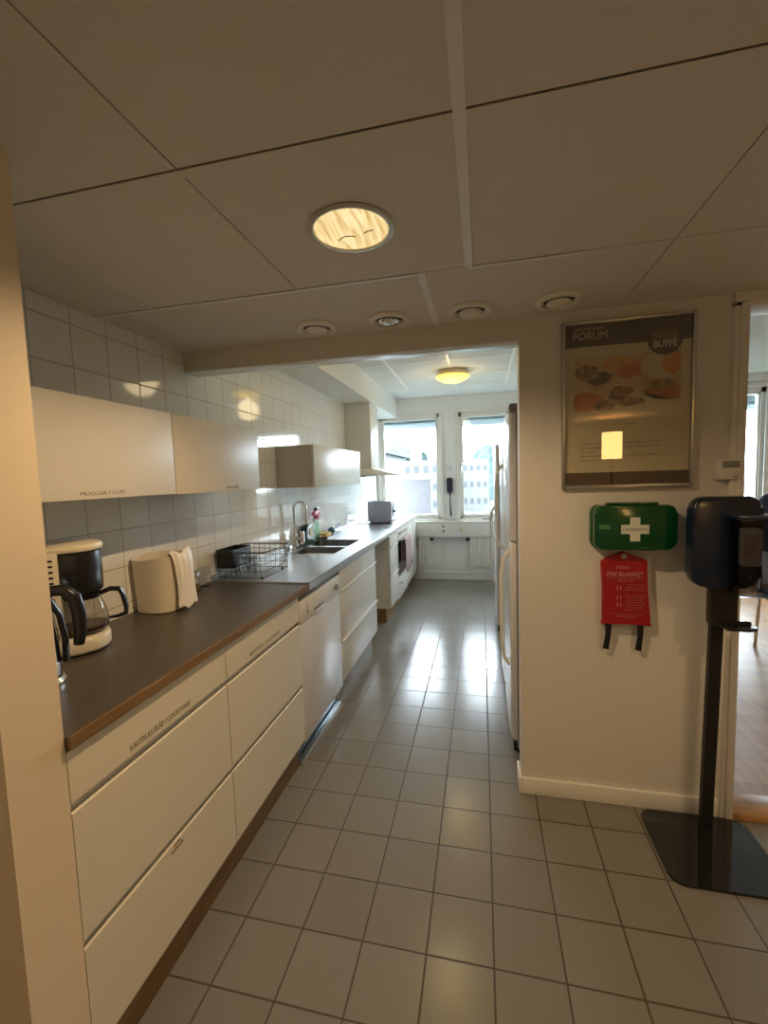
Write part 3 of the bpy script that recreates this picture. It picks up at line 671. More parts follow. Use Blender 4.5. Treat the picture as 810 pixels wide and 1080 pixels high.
# ================================================================== FRIDGES
def fridge(y0,y1,h,xf,label,split=None,name='refrigerator',hz=(.9,1.2),cap=True,grille=True,mt=None):
    t=thing(name,label,'refrigerator',(xf,(y0+y1)/2,0),'white fridges along the right wall')
    m=MB(); m.box(xf+.03,.79,y0-.004,y1,.03,h,.006); m.build('cabinet_body',mt or M['grey'],t)
    zs=[(.07,h-.0)] if not split else [(.07,split-.004),(split+.004,h)]
    for i,(a,b) in enumerate(zs):
        m=MB(); m.prism([(xf+.03,y0+.002),(xf+.015,y0+.002),(xf+.004,y0+.02),(xf,y0+.06),(xf-.004,(y0+y1)/2),(xf,y1-.06),(xf+.004,y1-.02),(xf+.015,y1-.002),(xf+.03,y1-.002)],'z',a,b,.006)
        d=m.build('door',M['lilac'],t)
        if i==0:
            z0,z1=hz
            m=MB(); yy=y0+.06
            m.tube([(xf,yy,z0),(xf-.028,yy,z0+.04),(xf-.04,yy,z0+.12),(xf-.04,yy,z1-.12),(xf-.028,yy,z1-.04),(xf,yy,z1)],.010,10); m.build('door_handle',M['bar'],d)
    if cap:
        m=MB(); m.box(xf+.002,.79,y0-.001,y1+.001,h,h+.045,.008); m.build('top_cap',M['grey'],t)
    m=MB(); m.box(xf+.03,.78,y0+.01,y1-.01,.0,.03); m.box(xf+.012,xf+.03,y0+.01,y1-.01,.012,.062,.003); m.build('kick_grille',M['black'],t,smooth=False)
    return t
fridge(2.22,2.82,1.735,.133,'tall white refrigerator nearest the doorway with a grey top cap',1.10,hz=(.45,1.05))
fridge(2.84,3.44,1.735,.133,'tall white refrigerator in the middle of the three',None,hz=(.95,1.5),cap=False)
fridge(3.97,4.57,1.70,.118,'white refrigerator nearest the window, set apart from the other two',None,hz=(.45,1.15),cap=False)

# ================================================================== DISPENSER WALL
# poster
PX0,PX1,PZ0,PZ1=.326,.812,1.369,2.043; PY=YP
t=thing('framed_poster','breakfast buffet poster in a thin silver frame on the wall','poster',((PX0+PX1)/2,PY,PZ0))
fw=.014; m=MB()
for b in((PX0,PX0+fw,PZ0,PZ1),(PX1-fw,PX1,PZ0,PZ1),(PX0+fw,PX1-fw,PZ0,PZ0+fw),(PX0+fw,PX1-fw,PZ1-fw,PZ1)): m.box(b[0],b[1],PY-.020,PY-.002,b[2],b[3],.002)
m.build('frame',M['alu'],t)
M['paper']=mat('poster paper',(.84,.77,.55),.6,var=.05)
M['brown']=mat('poster brown band',(.055,.022,.016),.5)
M['wine']=mat('poster badge',(.11,.03,.025),.5)
qx0,qx1,qz0,qz1=PX0+fw,PX1-fw,PZ0+fw,PZ1-fw
m=MB(); m.box(qx0,qx1,PY-.006,PY-.003,qz0,qz1); pr=m.build('print',M['paper'],t,smooth=False)
L1=PY-.0062
def flat(name,mt,pts,par,y=L1,th=.0002):
    m=MB(); m.prism(pts,'y',y-th,y); return m.build(name,mt,par,smooth=False)
def R4(x0,x1,z0,z1): return [(x0,z0),(x1,z0),(x1,z1),(x0,z1)]
flat('top_band',M['brown'],R4(qx0,qx1,qz1-.088,qz1),pr); flat('bottom_band',M['brown'],R4(qx0,qx1,qz0,qz0+.052),pr)
text('FORUM',.045,(qx0+.095,L1-.0004,qz1-.046),'-y',mat('poster pale lettering',(.85,.76,.62),.6),pr,'lettering',maxw=.125)
text('HOTELL & RESTAURANG',.012,(qx0+.092,L1-.0004,qz1-.018),'-y',bpy.data.materials['poster pale lettering'],pr,'lettering',maxw=.115)
# photo: bread, cups, juice in coloured patches
def picmat(name,c1,c2,sc=14):
    m_,t_,p_=nt(name); N=t_.nodes; L=t_.links; tc=N.new('ShaderNodeTexCoord'); no=N.new('ShaderNodeTexNoise'); no.inputs['Scale'].default_value=sc; no.inputs['Detail'].default_value=3
    cr=N.new('ShaderNodeValToRGB'); cr.color_ramp.elements[0].color=(*c1,1); cr.color_ramp.elements[1].color=(*c2,1); cr.color_ramp.elements[0].position=.38; cr.color_ramp.elements[1].position=.62
    L.new(tc.outputs['Object'],no.inputs['Vector']); L.new(no.outputs['Fac'],cr.inputs[0]); L.new(cr.outputs[0],p_.inputs['Base Color']); p_.inputs['Roughness'].default_value=.6; return m_
ix0,ix1=qx0+.035,qx1-.035; iz0,iz1=qz0+.30,qz1-.13
W_=ix1-ix0; H_=iz1-iz0
def U(a,b): return (ix0+a*W_,iz0+b*H_)
bg=flat('photo',picmat('food photo ground',(.62,.42,.22),(.85,.68,.42),9),[U(0,0),U(.45,.02),U(.8,.2),U(1,.12),U(1,1),U(0,1)],pr)
def blob(cx_,cz_,rx,rz_,mt,lay,seed,n=18,nm='food_patch'):
    rnd=random.Random(seed); pts=[]
    for k in range(n):
        a=2*PI*k/n; q=1+.16*(rnd.random()-.5)*2; x,z=U(cx_+rx*q*math.cos(a),cz_+rz_*q*math.sin(a))
        x=min(max(x,ix0),ix1); z=min(max(z,iz0),iz1+.0)
        pts.append((x,z))
    return flat(nm,mt,pts,pr,L1-.0002*lay)
red_=picmat('food red',(.55,.16,.06),(.75,.32,.14),12); oran=picmat('food orange',(.80,.33,.07),(.85,.52,.18),10); brd=picmat('food bread',(.16,.08,.035),(.62,.38,.20),34); plate=picmat('food plate',(.80,.70,.48),(.88,.80,.60),8); dkb=picmat('food dark',(.08,.04,.03),(.18,.10,.06),30)
blob(.12,.18,.16,.18,red_,1,1); blob(.45,.82,.17,.16,oran,1,2); blob(.52,.70,.12,.13,red_,2,3); blob(.82,.75,.18,.24,plate,1,4); blob(.92,.78,.10,.20,oran,2,14); blob(.86,.28,.18,.14,red_,1,5); blob(.55,.15,.30,.15,plate,1,6)
blob(.12,.72,.13,.15,brd,3,7); blob(.24,.60,.12,.13,dkb,4,8); blob(.17,.66,.06,.08,brd,5,15); blob(.30,.10,.11,.13,brd,3,9); blob(.46,.34,.12,.09,brd,3,10); blob(.52,.15,.15,.08,brd,4,11); blob(.42,.25,.08,.07,dkb,2,12); blob(.82,.42,.13,.10,brd,2,13)
# badge
bc=(qx1-.092,qz1-.080); pts=[]
for k in range(52):
    a=2*PI*k/52; r=.068 if k%2 else .060; pts.append((bc[0]+r*math.cos(a),bc[1]+r*math.sin(a)))
bd=flat('badge',M['brown'],pts,pr,L1-.0012)
up=[(bc[0]+.05*math.cos(a),bc[1]+.05*math.sin(a)) for a in [PI*(.08+.84*k/14) for k in range(15)]]
flat('badge_shade',M['wine'],up,bd,L1-.0014)
pl=bpy.data.materials['poster pale lettering']
text('FRUKOST',.030,(bc[0],L1-.0018,bc[1]+.008),'-y',mat('badge rose lettering',(.5,.28,.22),.6),bd,'lettering',maxw=.082,bold=.0008)
text('BUFFÉ',.036,(bc[0],L1-.0018,bc[1]-.022),'-y',pl,bd,'lettering',maxw=.084,bold=.0012)
for j,(w,tx) in enumerate(((.30,'Välkommen till vår frukostbuffé med bröd'),(.29,'färskt kaffe, te, juice och pålägg samt'),(.05,'frukt'),(.29,'serveras varje vardag i matsalen mellan'),(.12,'klockan sju och tio'))):
    text(tx,.011,(qx0+.06+w/2,L1-.0003,qz0+.17-.017*j),'-y',M['greyt'],pr,'lettering',maxw=w)
text('Frukost',.014,(qx0+.24,L1-.0003,qz0+.245),'-y',M['greyt'],pr,'lettering')
m=MB(); m.box(qx0,qx1,PY-.0125,PY-.0105,qz0,qz1); m.build('glass',M['pglass'],t,smooth=False)
# first aid box
AX0,AX1,AZ0,AZ1=.440,.738,1.125,1.302; AY=YP-.075
t=thing('first_aid_box','green first aid box with a white cross, mounted below the poster','first aid box',(.59,YP,AZ0))
m=MB(); m.prism(rrect(AX0-.004,AX1-.012,AZ0,AZ1,.03),'y',YP-.03,YP-.001,.004); m.build('back_shell',mat('green shell',(.02,.12,.035),.2),t)
m=MB(); m.prism(rrect(AX0,AX1,AZ0,AZ1,.032),'y',AY,YP-.03,.010,3); d=m.build('lid',M['green'],t)
m=MB(); m.box(AX0+.05,AX1-.06,AY+.02,YP-.02,AZ1,AZ1+.010,.003); m.build('hinge',M['green'],t)
cxx,czz=.588,1.207; a_,b_=.018,.050
m=MB(); m.prism([(cxx-b_,czz-a_),(cxx-a_,czz-a_),(cxx-a_,czz-b_*.95),(cxx+a_,czz-b_*.95),(cxx+a_,czz-a_),(cxx+b_,czz-a_),(cxx+b_,czz+a_),(cxx+a_,czz+a_),(cxx+a_,czz+b_*.95),(cxx-a_,czz+b_*.95),(cxx-a_,czz+a_),(cxx-b_,czz+a_)],'y',AY-.001,AY+.002); c=m.build('cross',M['pcross'],d,smooth=False)
text('CEDERROTH',.014,(cxx,AY-.0014,czz-.001),'-y',M['greyt'],c,maxw=.086)
m=MB(); m.prism(R4(AX0+.018,AX0+.058,1.208,1.226),'y',AY-.0008,AY+.001); m.build('sticker',mat('pale green sticker',(.06,.26,.10),.4),d,smooth=False)
m=MB(); m.box(.605,.665,AY-.004,AY+.004,AZ0-.002,AZ0+.012,.002); m.build('latch',M['green'],d)
# fire blanket
FY=YP-.028
t=thing('fire_blanket','red fire blanket pouch with two black straps, hanging under the green box','fire blanket',(.57,YP,.81))
m=MB(); out=[(.492,.822),(.480,.806),(.520,.812),(.570,.810),(.630,.808),(.670,.803),(.657,.825),(.651,.95),(.648,1.075),(.60,1.094),(.558,1.110),(.515,1.090),(.478,1.068),(.486,.95)]
m.prism(out,'y',FY-.008,YP-.004,.005,2); p=m.build('pouch',M['red'],t)
m=MB(); m.lathe([(.004,0),(.010,0),(.010,-.002),(.004,-.002)],(.560,FY-.008,1.093),20,'y'); m.build('eyelet',M['alu'],p)
text('NEXA',.020,(.558,FY-.0085,1.046),'-y',M['redprint'],p,maxw=.05)
text('FIRE BLANKET',.024,(.565,FY-.0085,1.018),'-y',M['redprint'],p,maxw=.135,bold=.0006)
text('BRANDFILT · BRANNTEPPE · SAMMUTUSPEITE',.008,(.565,FY-.0085,1.002),'-y',M['redprint'],p,maxw=.135)
text('SFS-EN 1869',.009,(.570,FY-.0085,.991),'-y',M['redprint'],p,maxw=.06)
for j in range(11):
    if j in(3,): continue
    text('Pull tabs down and lay over the flames',.006,(.605,FY-.0085,.975-.0105*j),'-y',M['redprint'],p,maxw=.075 if j%3 else .06)
for z in(.965,.925,.895):
    m=MB(); m.prism([(.535,z-.012),(.541,z-.012),(.538,z+.012)],'y',FY-.0087,FY-.0082); m.prism([(.548,z-.012),(.554,z-.010),(.549,z+.010)],'y',FY-.0087,FY-.0082); m.build('pictogram',M['redprint'],p,smooth=False)
text('Turn off the heat · leave covered until cold',.006,(.575,FY-.0085,.852),'-y',M['redprint'],p,maxw=.12)
text('FIRE BLANKET 120 x 120 cm',.008,(.575,FY-.0085,.842),'-y',M['redprint'],p,maxw=.08)
def strap(x0,dx):
    m=MB(); rows=[]
    for j in range(9):
        z=.815-.118*j/8; x=x0+dx*(j/8)**1.5; yb=FY+.006-.006*math.sin(j*.5)
        rows.append([m.bm.verts.new((x-.011,yb+.002*math.sin(j),z)),m.bm.verts.new((x+.011,yb-.002*math.sin(j),z-(.004 if j==8 else 0)))])
    for a,b in zip(rows,rows[1:]): m.bm.faces.new([a[0],a[1],b[1],b[0]])
    o=m.build('strap',M['blackm'],t); s=o.modifiers.new('s','SOLIDIFY'); s.thickness=.003
strap(.508,-.008); strap(.628,-.004)
# thermostat
t=thing('wall_thermostat','small white wall thermostat with a grey display beside the door casing','thermostat',(.92,YP,1.42))
m=MB(); m.box(.885,.968,YP-.032,YP,1.393,1.470,.004); m.build('case',M['white'],t)
m=MB(); m.box(.902,.960,YP-.0335,YP-.031,1.438,1.463,.001); m.build('display',M['grey'],t)
m=MB(); m.box(.940,.955,YP-.0335,YP-.031,1.400,1.404,.0005); m.build('mark',M['grey'],t)
# hand sanitiser stand
t=thing('sanitizer_stand','black floor stand with a flat rounded base and hand sanitiser dispenser','sanitizer stand',(.86,1.85,0))
m=MB(); 
bp=[(.655,1.925),(.625,1.90),(.640,1.62),(.68,1.575),(.93,1.575),(.99,1.60),(1.01,1.66),(1.01,1.90),(.985,1.925)]
bp=rrect(.628,1.01,1.575,1.925,.05,5); m.prism(bp,'z',.0,.010,.002); m.build('base_plate',M['blackg'],t,smooth=False)
py=1.865
m=MB(); w_=.021
def ring(x,y,z,a=.021,b=.012): return [m.bm.verts.new((x+i*a,y+j*b,z)) for i,j in((-1,-1),(1,-1),(1,1),(-1,1))]
r0=ring(.855,py,.010); r1=ring(.872,py,.86)
for i in range(4): m.bm.faces.new([r0[i],r0[(i+1)%4],r1[(i+1)%4],r1[i]])
m.bm.faces.new(r0); m.bm.faces.new(r1)
m.build('pole',M['blackm'],t,smooth=False)
m=MB(); m.prism(rrect(.755,.975,1.0,1.335,.045,8),'y',py-.075,py-.015,.012,3); m.build('back_shell',M['navy'],t)
m=MB(); m.prism(rrect(.828,.915,.85,1.02,.010,3),'y',py-.06,py-.014,.006); m.build('bracket',M['blackm'],t)
# dispenser body turned to the right
m=MB(); m.prism(rrect(.868,1.01,.985,1.262,.008,3),'y',py-.15,py-.075,.004); d=m.build('dispenser_body',M['smoke'],t)
m=MB(); m.prism(rrect(.858,1.015,1.256,1.272,.004,3),'y',py-.155,py-.06,.003); m.build('dispenser_top',M['navy'],d)
m=MB(); m.prism(rrect(.890,.950,1.09,1.225,.008,3),'y',py-.125,py-.09,.006); b=m.build('soap_pouch',mat('grey pouch',(.30,.28,.28),.4),d)
m=MB(); m.prism(R4(.893,.947,1.12,1.205),'y',py-.1262,py-.1255); m.build('pouch_label',picmat('pouch print',(.22,.10,.11),(.28,.24,.24),25),b,smooth=False)
m=MB(); m.lathe([(.012,0),(.010,-.02),(.006,-.024),(.006,-.05),(0,-.05)],(.925,py-.108,1.09),14); m.tube([(.937,py-.108,1.11),(.940,py-.112,1.06),(.935,py-.112,1.03)],.003,6); m.build('pump_nozzle',M['plast'],b)
text('TORK',.014,(.925,py-.1515,1.0),'-y',M['alu'],d,maxw=.03)
# drip tray
m=MB(); m.prism([(.86,py-.10),(.93,py-.105),(.962,py-.09),(.972,py-.065),(.962,py-.04),(.93,py-.02),(.86,py-.015)],'z',.848,.858,.002); 
m.prism([(.87,py-.05),(.915,py-.06),(.955,py-.065),(.915,py-.05)],'z',.857,.875,.002); m.build('drip_tray',M['black'],t)

# ================================================================== CEILING FITTINGS
# downlight
t=thing('ceiling_downlight','round glowing recessed downlight in the front ceiling panel','ceiling light',(-.322,1.145,ZC-.004),'recessed downlights')
dl=(-.322,1.145,ZC)
m=MB(); m.lathe([(.098,-.0005),(.112,-.0005),(.114,-.003),(.104,-.007),(.098,-.006),(.096,.001)],dl,48); m.build('trim_ring',mat('brass grey ring',(.55,.50,.38),.3,.5),t)
def streak():
    m_,t_,p_=nt('ribbed glowing diffuser'); N=t_.nodes; L=t_.links; tc=N.new('ShaderNodeTexCoord'); mp=N.new('ShaderNodeMapping'); mp.inputs['Scale'].default_value=(60,6,6); no=N.new('ShaderNodeTexNoise'); no.inputs['Scale'].default_value=1.4; no.inputs['Detail'].default_value=5
    cr=N.new('ShaderNodeValToRGB'); cr.color_ramp.elements[0].color=(.62,.40,.12,1); cr.color_ramp.elements[1].color=(1,.80,.42,1); cr.color_ramp.elements[0].position=.35; cr.color_ramp.elements[1].position=.6
    L.new(tc.outputs['Object'],mp.inputs[0]); L.new(mp.outputs[0],no.inputs['Vector']); L.new(no.outputs['Fac'],cr.inputs[0]); L.new(cr.outputs[0],p_.inputs['Emission Color']); p_.inputs['Emission Strength'].default_value=1.05; p_.inputs['Base Color'].default_value=(.3,.25,.15,1); return m_
m=MB(); m.lathe([(0,-.002),(.097,-.002),(.097,.0),(0,.0)],dl,48); df=m.build('diffuser',streak(),t)
m=MB()
for c,a0,a1,r in(((-.02,.055),3.6,5.5,.03),((.05,.045),3.9,4.9,.03),((-.055,-.02),2.6,3.5,.05)):
    m.tube([(dl[0]+c[0]+r*math.cos(a0+(a1-a0)*k/8),dl[1]+c[1]+r*math.sin(a0+(a1-a0)*k/8),ZC-.0028) for k in range(9)],.0014,5)
m.build('diffuser_clip',M['joint'],df)
# air valves
va=thing('air_valve','round white ceiling air valve, leftmost of the four above the opening','air valve',(-.677,1.81,ZC),'round ceiling air valves')
def valve_parts(par,c):
    m=MB(); m.lathe([(.064,.0),(.086,.0),(.088,-.004),(.080,-.012),(.066,-.014),(.058,-.004),(.056,.0)],c,40); m.build('outer_ring',M['valve'],par)
    m=MB(); m.lathe([(.0,-.001),(.057,-.001),(.057,.0),(0,.0)],c,32); m.build('throat',M['joint'],par)
    m=MB(); m.lathe([(0,-.026),(.022,-.025),(.040,-.019),(.046,-.012),(.044,-.008),(0,-.006)],c,32); m.build('valve_disc',M['valve'],par)
    m=MB(); m.tube([(c[0],c[1],c[2]-.001),(c[0],c[1],c[2]-.01)],.006); m.build('spindle',M['joint'],par)
valve_parts(va,(-.677,1.81,ZC))
for x,l in((-.362,'round white ceiling air valve with a shiny centre, second from the left'),(-.034,'round white ceiling air valve, third from the left above the opening'),(.295,'round white ceiling air valve nearest the poster')):
    c=copy_tree(va); c.location=(x,1.81,ZC); c['label']=l
    if x==-.362:
        for ch in c.children:
            if ch.name.startswith('valve_disc'):
                ch.data=ch.data.copy(); ch.data.materials[0]=M['chrome']; ch['label']='shiny metal centre disc'
# kitchen ceiling lamps
def klamp(x,y,label):
    t=thing('ceiling_lamp',label,'ceiling light',(x,y,ZK),'round yellow kitchen ceiling lamps')
    m=MB(); m.lathe([(0,-.002),(.155,-.002),(.165,-.01),(.165,-.045),(.155,-.052),(0,-.052)],(x,y,ZK),40); m.build('lamp_base',mat('lamp base enamel',(.78,.66,.42),.4) if 'lamp base enamel' not in bpy.data.materials else bpy.data.materials['lamp base enamel'],t)
    m=MB(); m.lathe([(0,-.115),(.05,-.112),(.10,-.100),(.15,-.075),(.172,-.058),(.172,-.052),(0,-.052)],(x,y,ZK),40); m.build('glass_bowl',M['kl'],t)
    return t
klamp(-.275,4.62,'round ceiling lamp glowing yellow in the kitchen, seen through the opening')
klamp(-.275,3.0,'round ceiling lamp just inside the kitchen, hidden above the header')

# ================================================================== WINDOW WALL ITEMS
def radiator(x0,x1,label):
    t=thing('radiator',label,'radiator',((x0+x1)/2,YB-.05,.2),'white panel radiators')
    m=MB(); y1=YB-.02
    n=max(4,int((x1-x0)/.03)); pts=[]
    for k in range(n):
        a=x0+(x1-x0)*k/n; b=x0+(x1-x0)*(k+1)/n; w=b-a
        pts+=[(a,YB-.062),(a+w*.35,YB-.062),(a+w*.5,YB-.070),(b-w*.15,YB-.070)]
    pts+=[(x1,YB-.062),(x1,y1-.0),(x0,y1-.0)]
    m.prism(pts,'z',.205,.60); m.build('panel',M['rad'],t,smooth=False)
    m=MB(); m.box(x0+.02,x0+.05,YB-.02,YB,.3,.5); m.box(x1-.05,x1-.02,YB-.02,YB,.3,.5); m.build('wall_bracket',M['grey'],t)
    return t
r1=radiator(-.87,-.705,'narrow white panel radiator under the left kitchen window')
r2=radiator(-.165,.42,'wide white panel radiator under the right kitchen window')
m=MB(); m.box(-.70,-.655,YB-.08,YB-.035,.548,.585,.005); m.tube([(-.705,YB-.05,.567),(-.70,YB-.05,.567)],.008); m.build('radiator_valve',M['black'],r1)
m=MB(); m.box(-.215,-.17,YB-.08,YB-.035,.545,.582,.005); m.tube([(-.17,YB-.05,.563),(-.165,YB-.05,.563)],.008); m.build('radiator_valve',M['black'],r2)
m=MB(); m.tube([(-.70,YB-.045,.588),(-.50,YB-.045,.592),(-.17,YB-.045,.588)],.007,8); m.tube([(-.80,YB-.045,.205),(-.80,YB-.045,.10)],.007,8); m.tube([(-.13,YB-.045,.205),(-.13,YB-.045,.10)],.007,8)
o=m.build('heating_pipe',M['rad']); tag(rec(o,(-.45,YB-.045,.59)),'thin white heating pipe joining the two radiators','pipe')
t=thing('wall_socket','white double power socket on the trunking under the windows','socket',(-.51,YB-.1,.68))
m=MB(); m.box(-.545,-.475,YB-.112,YB-.1,.65,.79,.004); m.build('socket_plate',M['trim'],t)
for z in(.685,.75):
    m=MB(); m.lathe([(0,0),(.020,0),(.020,-.001),(0,-.001)],(-.51,YB-.112,z),20,'y'); m.build('socket_hole',M['grey'],t)
m=MB(); m.box(-.29,-.23,YB-.108,YB-.1,.67,.74,.004); o=m.build('junction_cover',M['cream']); tag(rec(o,(-.26,YB-.1,.7)),'small yellowed cover plate right of the socket on the trunking','cover plate')
t=thing('wall_phone','black handset hanging on the pillar between the windows','phone',(-.421,YB,1.2))
m=MB(); m.prism(rrect(-.462,-.382,1.20,1.405,.025),'y',YB-.045,YB-.001,.010); m.build('handset',mat('blue black plastic',(.02,.022,.05),.35),t)
m=MB(); m.tube([(-.42,YB-.02,1.20),(-.421,YB-.02,1.16),(-.417,YB-.018,1.0),(-.414,YB-.016,.88)],[.012,.006,.009,.011],8); m.build('cord',M['black'],t)
m=MB(); m.box(-.475,-.37,YB-.003,YB-.001,1.44,1.60); o=m.build('paper_note',mat('note paper',(.82,.82,.82),.7)); tag(rec(o,(-.42,YB-.002,1.5)),'white paper note taped above the black handset','note')
for z in(1.57,1.54,1.52,1.47):
    pass
text('OBS! STÄNG AV\nFLÄKTEN',.014,(.0,-.0012,.03),'-y',M['greyt'],o,maxw=.08); 
# object on right window sill: small sprig figure
t=thing('sill_ornament','small grey wire ornament standing on the right window sill','ornament',(.10,YB-.02,.842))
m=MB(); m.box(-.0,.14,YB-.045,YB-.005,.842,.858,.004); m.build('foot',M['grey'],t)
m=MB(); m.tube([(.115,YB-.02,.858),(.10,YB-.02,.95),(.115,YB-.02,1.04),(.10,YB-.02,1.10)],.006,8); m.tube([(.115,YB-.02,1.04),(.15,YB-.02,1.06)],.005,6); m.sphere((.125,YB-.02,.90),.028,(1,.6,1.3)); m.build('stem',M['grey'],t)

# ================================================================== SIDE ROOM THROUGH THE DOORWAY
t=thing('stackable_chair','dark blue upholstered chair in the wood-floored room','chair',(2.28,3.6,.015))
m=MB(); m.prism(rrect(2.06,2.50,.78,1.225,.06),'y',3.80,3.86,.015); m.build('backrest',M['bluec'],t)
m=MB(); m.box(2.05,2.51,3.36,3.82,.44,.51,.02); m.build('seat',M['bluec'],t)
for x in(2.08,2.48):
    m=MB(); m.tube([(x,3.83,1.2),(x,3.83,.45),(x,3.87,.015)],.012,8); m.build('leg',M['chrome'],t)
    m=MB(); m.tube([(x,3.40,.45),(x,3.37,.015)],.012,8); m.build('leg',M['chrome'],t)
t=thing('side_table','white table beyond the doorway beside the blue chair','table',(2.3,4.4,.015))
m=MB(); m.box(1.95,2.9,4.1,4.8,.70,.73,.005); m.build('table_top',M['white'],t)
for x in(2.02,2.83):
    for y in(4.17,4.73):
        m=MB(); m.tube([(x,y,.70),(x,y,.015)],.018,10); m.build('leg',M['white'],t)
m=MB(); m.box(.95,4.6,YB-.07,YB,2.42,2.5,.01); struct(m.build('trim_5',M['trim']))

# ================================================================== ROOM BEHIND THE CAMERA: the lamp mirrored in the poster
LX,LY=1.57,-2.0
t=thing('floor_lamp','floor lamp with a glowing cylindrical shade, mirrored in the poster glass','lamp',(LX,LY,0))
m=MB(); m.lathe([(0,0),(.15,0),(.15,.015),(.02,.025),(0,.025)],(LX,LY,0),32); m.build('base',M['blackm'],t)
m=MB(); m.tube([(LX,LY,.02),(LX,LY,1.63)],.011,10); m.build('pole',M['blackm'],t)
m=MB(); m.lathe([(.112,1.58),(.112,1.90),(.108,1.90),(.108,1.58)],(LX,LY,0),40); m.build('lamp_shade',emis('glowing lamp shade',(1,.60,.20),9),t)

# ================================================================== OUTSIDE
GZ=-3.0
m=MB(); m.box(-80,80,YB+.3,160,GZ-.2,GZ); struct(m.build('ground',M['grass'],smooth=False))
m=MB(); m.box(-60,60,55,100,GZ,GZ+.05); struct(m.build('ground',M['asph'],smooth=False))
def building(x0,x1,y0,y1,h,label,rows,cols,roof=True,win=(1.2,1.3)):
    t=thing('apartment_building',label,'building',((x0+x1)/2,(y0+y1)/2,GZ))
    m=MB(); m.box(x0,x1,y0,y1,GZ,GZ+h); m.build('wall',M['board'],t,smooth=False)
    if roof:
        m=MB(); ov=.5; zc=GZ+h; m.prism([(y0-ov,zc),(y1+ov,zc),((y0+y1)/2,zc+1.5)],'x',x0-ov,x1+ov); m.build('roof',M['teal'],t,smooth=False)
    for r in range(rows):
        for c in range(cols):
            cxw=x0+(x1-x0)*(c+.5)/cols; cz=GZ+h-(h/rows)*(r+.5)
            m=MB(); m.box(cxw-win[0]/2,cxw+win[0]/2,y0-.05,y0+.02,cz-win[1]/2,cz+win[1]/2); m.build('window',M['bwin'],t,smooth=False)
    return t
building(-15.0,-6.9,30,40,6.1,'white block with a green pitched roof seen in the left window',2,5)
building(-9.3,-3.6,52,60,6.25,'pale apartment block in the middle of the left window view',3,5,roof=False,win=(.6,.8))
building(-2.4,.9,56,64,6.3,'pale apartment block before the wooded hill in the right window',3,4,roof=False,win=(.4,.7))
def tree(x,y,h,w,label,seed):
    rnd=random.Random(seed)
    t=thing('tree',label,'tree',(x,y,GZ),'trees outside the kitchen windows')
    m=MB(); m.tube([(x,y,GZ),(x,y,GZ+h*.5)],[.25,.12],8); m.build('trunk',M['oak'],t)
    m=MB()
    for k in range(16):
        a=rnd.random()*6.28; rr=rnd.random()*w*.5; zz=GZ+h*(.35+.6*rnd.random()); q=w*(.22+.16*rnd.random())*(1.25-(zz-GZ)/h*.6)
        m.sphere((x+rr*math.cos(a)*(1.2-(zz-GZ)/h),y+rr*math.sin(a),zz),q,(1,1,.9),10,7)
    m.noise(.22); m.build('crown',M['leaf'],t,smooth=False)
tree(-11.0,66,8.3,2.0,'tree with a pointed crown behind the middle apartment block',3); tree(-8.7,68,8.2,2.0,'round tree right of the pointed one, behind the apartment block',4); tree(-6.4,70,7.6,1.8,'lowest round tree behind the apartment block',5)
# wooded hill
m=MB(); nx,ny=60,14; g=[]
rnd=random.Random(9)
for j in range(ny+1):
    row=[]
    for i in range(nx+1):
        x=-14+50*i/nx; y=72+26*j/ny; hgt=9.2*math.sin(min(1,j/9)*PI/2)*(1/(1+math.exp(-(x+3.2)*1.6)))
        row.append(m.bm.verts.new((x,y,GZ+hgt+(rnd.random()-.3)*1.5*(hgt>1))))
    g.append(row)
for j in range(ny):
    for i in range(nx): m.bm.faces.new([g[j][i],g[j][i+1],g[j+1][i+1],g[j+1][i]])
o=m.build('wooded_hill',M['leaf'],smooth=False); struct(o)
m=MB()
for k in range(14):
    x=-3+k*1.25; m.sphere((x,19+rnd.random()*3,GZ+.5),1.1,(1,1,.9),10,7)
m.noise(.12); o=m.build('hedge',M['leaf'],smooth=False); tag(o,'low green hedge on the lawn below the right window','hedge')
# balcony screen outside the left window and eave above
t=thing('balcony_screen','pale lilac balcony screen just outside the left kitchen window','balcony',(-1.2,7.4,.2))
m=MB(); m.box(-1.95,-.84,7.38,7.42,.2,1.39); m.build('panel',M['lilacp'],t,smooth=False)
m=MB(); m.box(-1.97,-.40,7.36,7.44,1.39,1.42,.005); m.build('rail',M['trim'],t)
m=MB(); m.box(-2.0,.4,6.25,7.5,.0,.2); m.build('balcony_floor',M['board'],t,smooth=False)
m=MB(); m.box(-2.6,3.8,6.25,7.0,2.195,2.30); struct(m.build('trim_6',M['eave'],smooth=False))

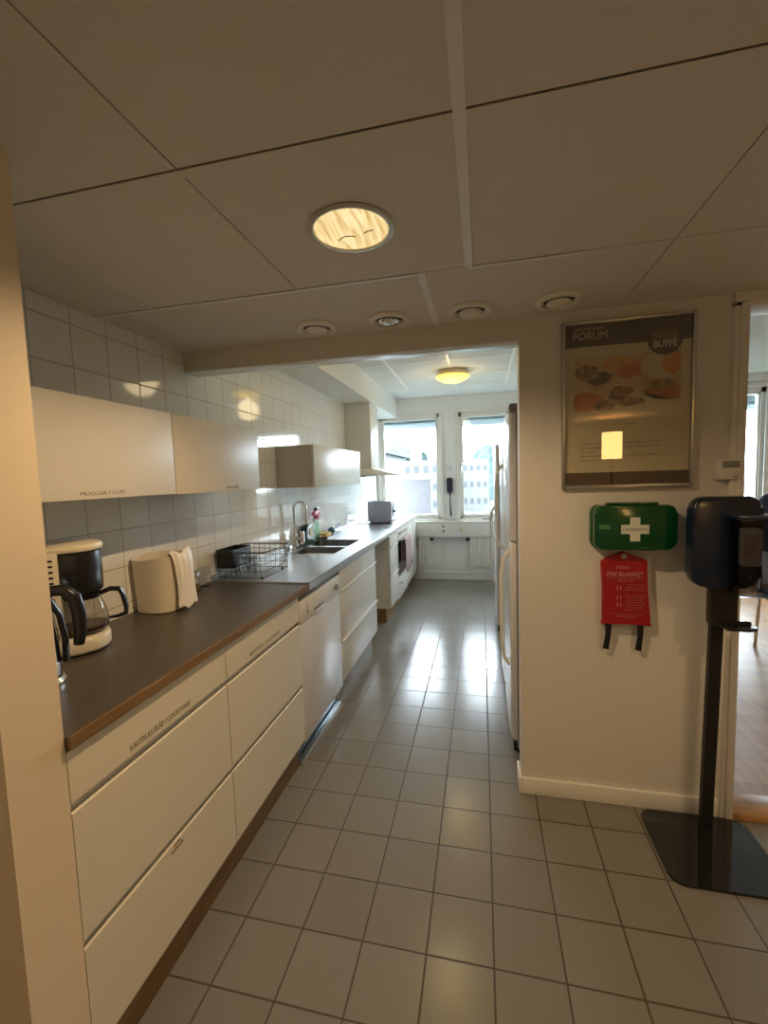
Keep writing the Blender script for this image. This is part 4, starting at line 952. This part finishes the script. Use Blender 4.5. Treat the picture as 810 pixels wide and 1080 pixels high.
# ================================================================== LIGHT
w=bpy.data.worlds.new('World'); SC.world=w; w.use_nodes=True; N=w.node_tree.nodes; L=w.node_tree.links
bgd=N['Background']; bgd.inputs[0].default_value=(.80,.91,1,1); bgd.inputs[1].default_value=26
def area(name,loc,rot,sx,sy,power,col,portal=False,shape='RECTANGLE',spread=None):
    l=bpy.data.lights.new(name,'AREA'); l.shape=shape; l.size=sx
    if shape in('RECTANGLE','ELLIPSE'): l.size_y=sy
    l.energy=power; l.color=col
    if spread: l.spread=spread
    if portal: l.cycles.is_portal=True
    o=bpy.data.objects.new(name,l); o.location=loc; o.rotation_euler=rot; COL.objects.link(o); return o
for (a,b,z0,z1) in((W1[0],W1[1],WZ0,WZ1),(W2[0],W2[1],WZ0,WZ1),(2.55,3.26,.5,2.35),(3.55,4.45,.8,2.3)):
    area('window_portal',((a+b)/2,YB+.12,(z0+z1)/2),(-PI/2,0,0),b-a,z1-z0,1,(1,1,1),portal=True)
def spot(loc,power,col,ang=150,r=.05,blend=.6):
    l=bpy.data.lights.new('downlight_lamp','SPOT'); l.energy=power; l.color=col; l.spot_size=math.radians(ang); l.spot_blend=blend; l.shadow_soft_size=r
    o=bpy.data.objects.new('downlight_lamp',l); o.location=loc; COL.objects.link(o); return o
WARM=(1,.69,.38)
spot((dl[0],dl[1],ZC-.012),38,WARM,r=.0)
for x,y in((1.45,.45),(-.32,-.75),(1.45,-.75)):
    spot((x,y,ZC-.012),27,WARM,r=.05)
for x,y in((-.275,4.62),(-.275,3.0)):
    l=bpy.data.lights.new('kitchen_lamp','POINT'); l.energy=4; l.color=(1,.78,.42); l.shadow_soft_size=.12
    o=bpy.data.objects.new('kitchen_lamp',l); o.location=(x,y,ZK-.24); COL.objects.link(o)

# ================================================================== CAMERA
cam=bpy.data.cameras.new('Camera'); co=bpy.data.objects.new('Camera',cam); COL.objects.link(co)
cam.sensor_fit='VERTICAL'; cam.sensor_height=36; cam.sensor_width=27; cam.lens=458.65/1080*36; cam.clip_start=.05; cam.clip_end=400
Rv=Vector((0.97552192,0.21760796,-0.03168213)); Uv=Vector((0.01328417,0.08549467,0.99625006)); Fv=Vector((-0.2195006,0.97228465,-0.08051119))
co.matrix_world=Matrix(((Rv.x,Uv.x,-Fv.x,0),(Rv.y,Uv.y,-Fv.y,0),(Rv.z,Uv.z,-Fv.z,1.4445852),(0,0,0,1)))
SC.camera=co
vs=SC.view_settings; SC.display_settings.display_device='sRGB'; vs.view_transform='Standard'; vs.look='None'; vs.gamma=1; vs.exposure=0
try: vs.use_curve_mapping=False
except Exception: pass
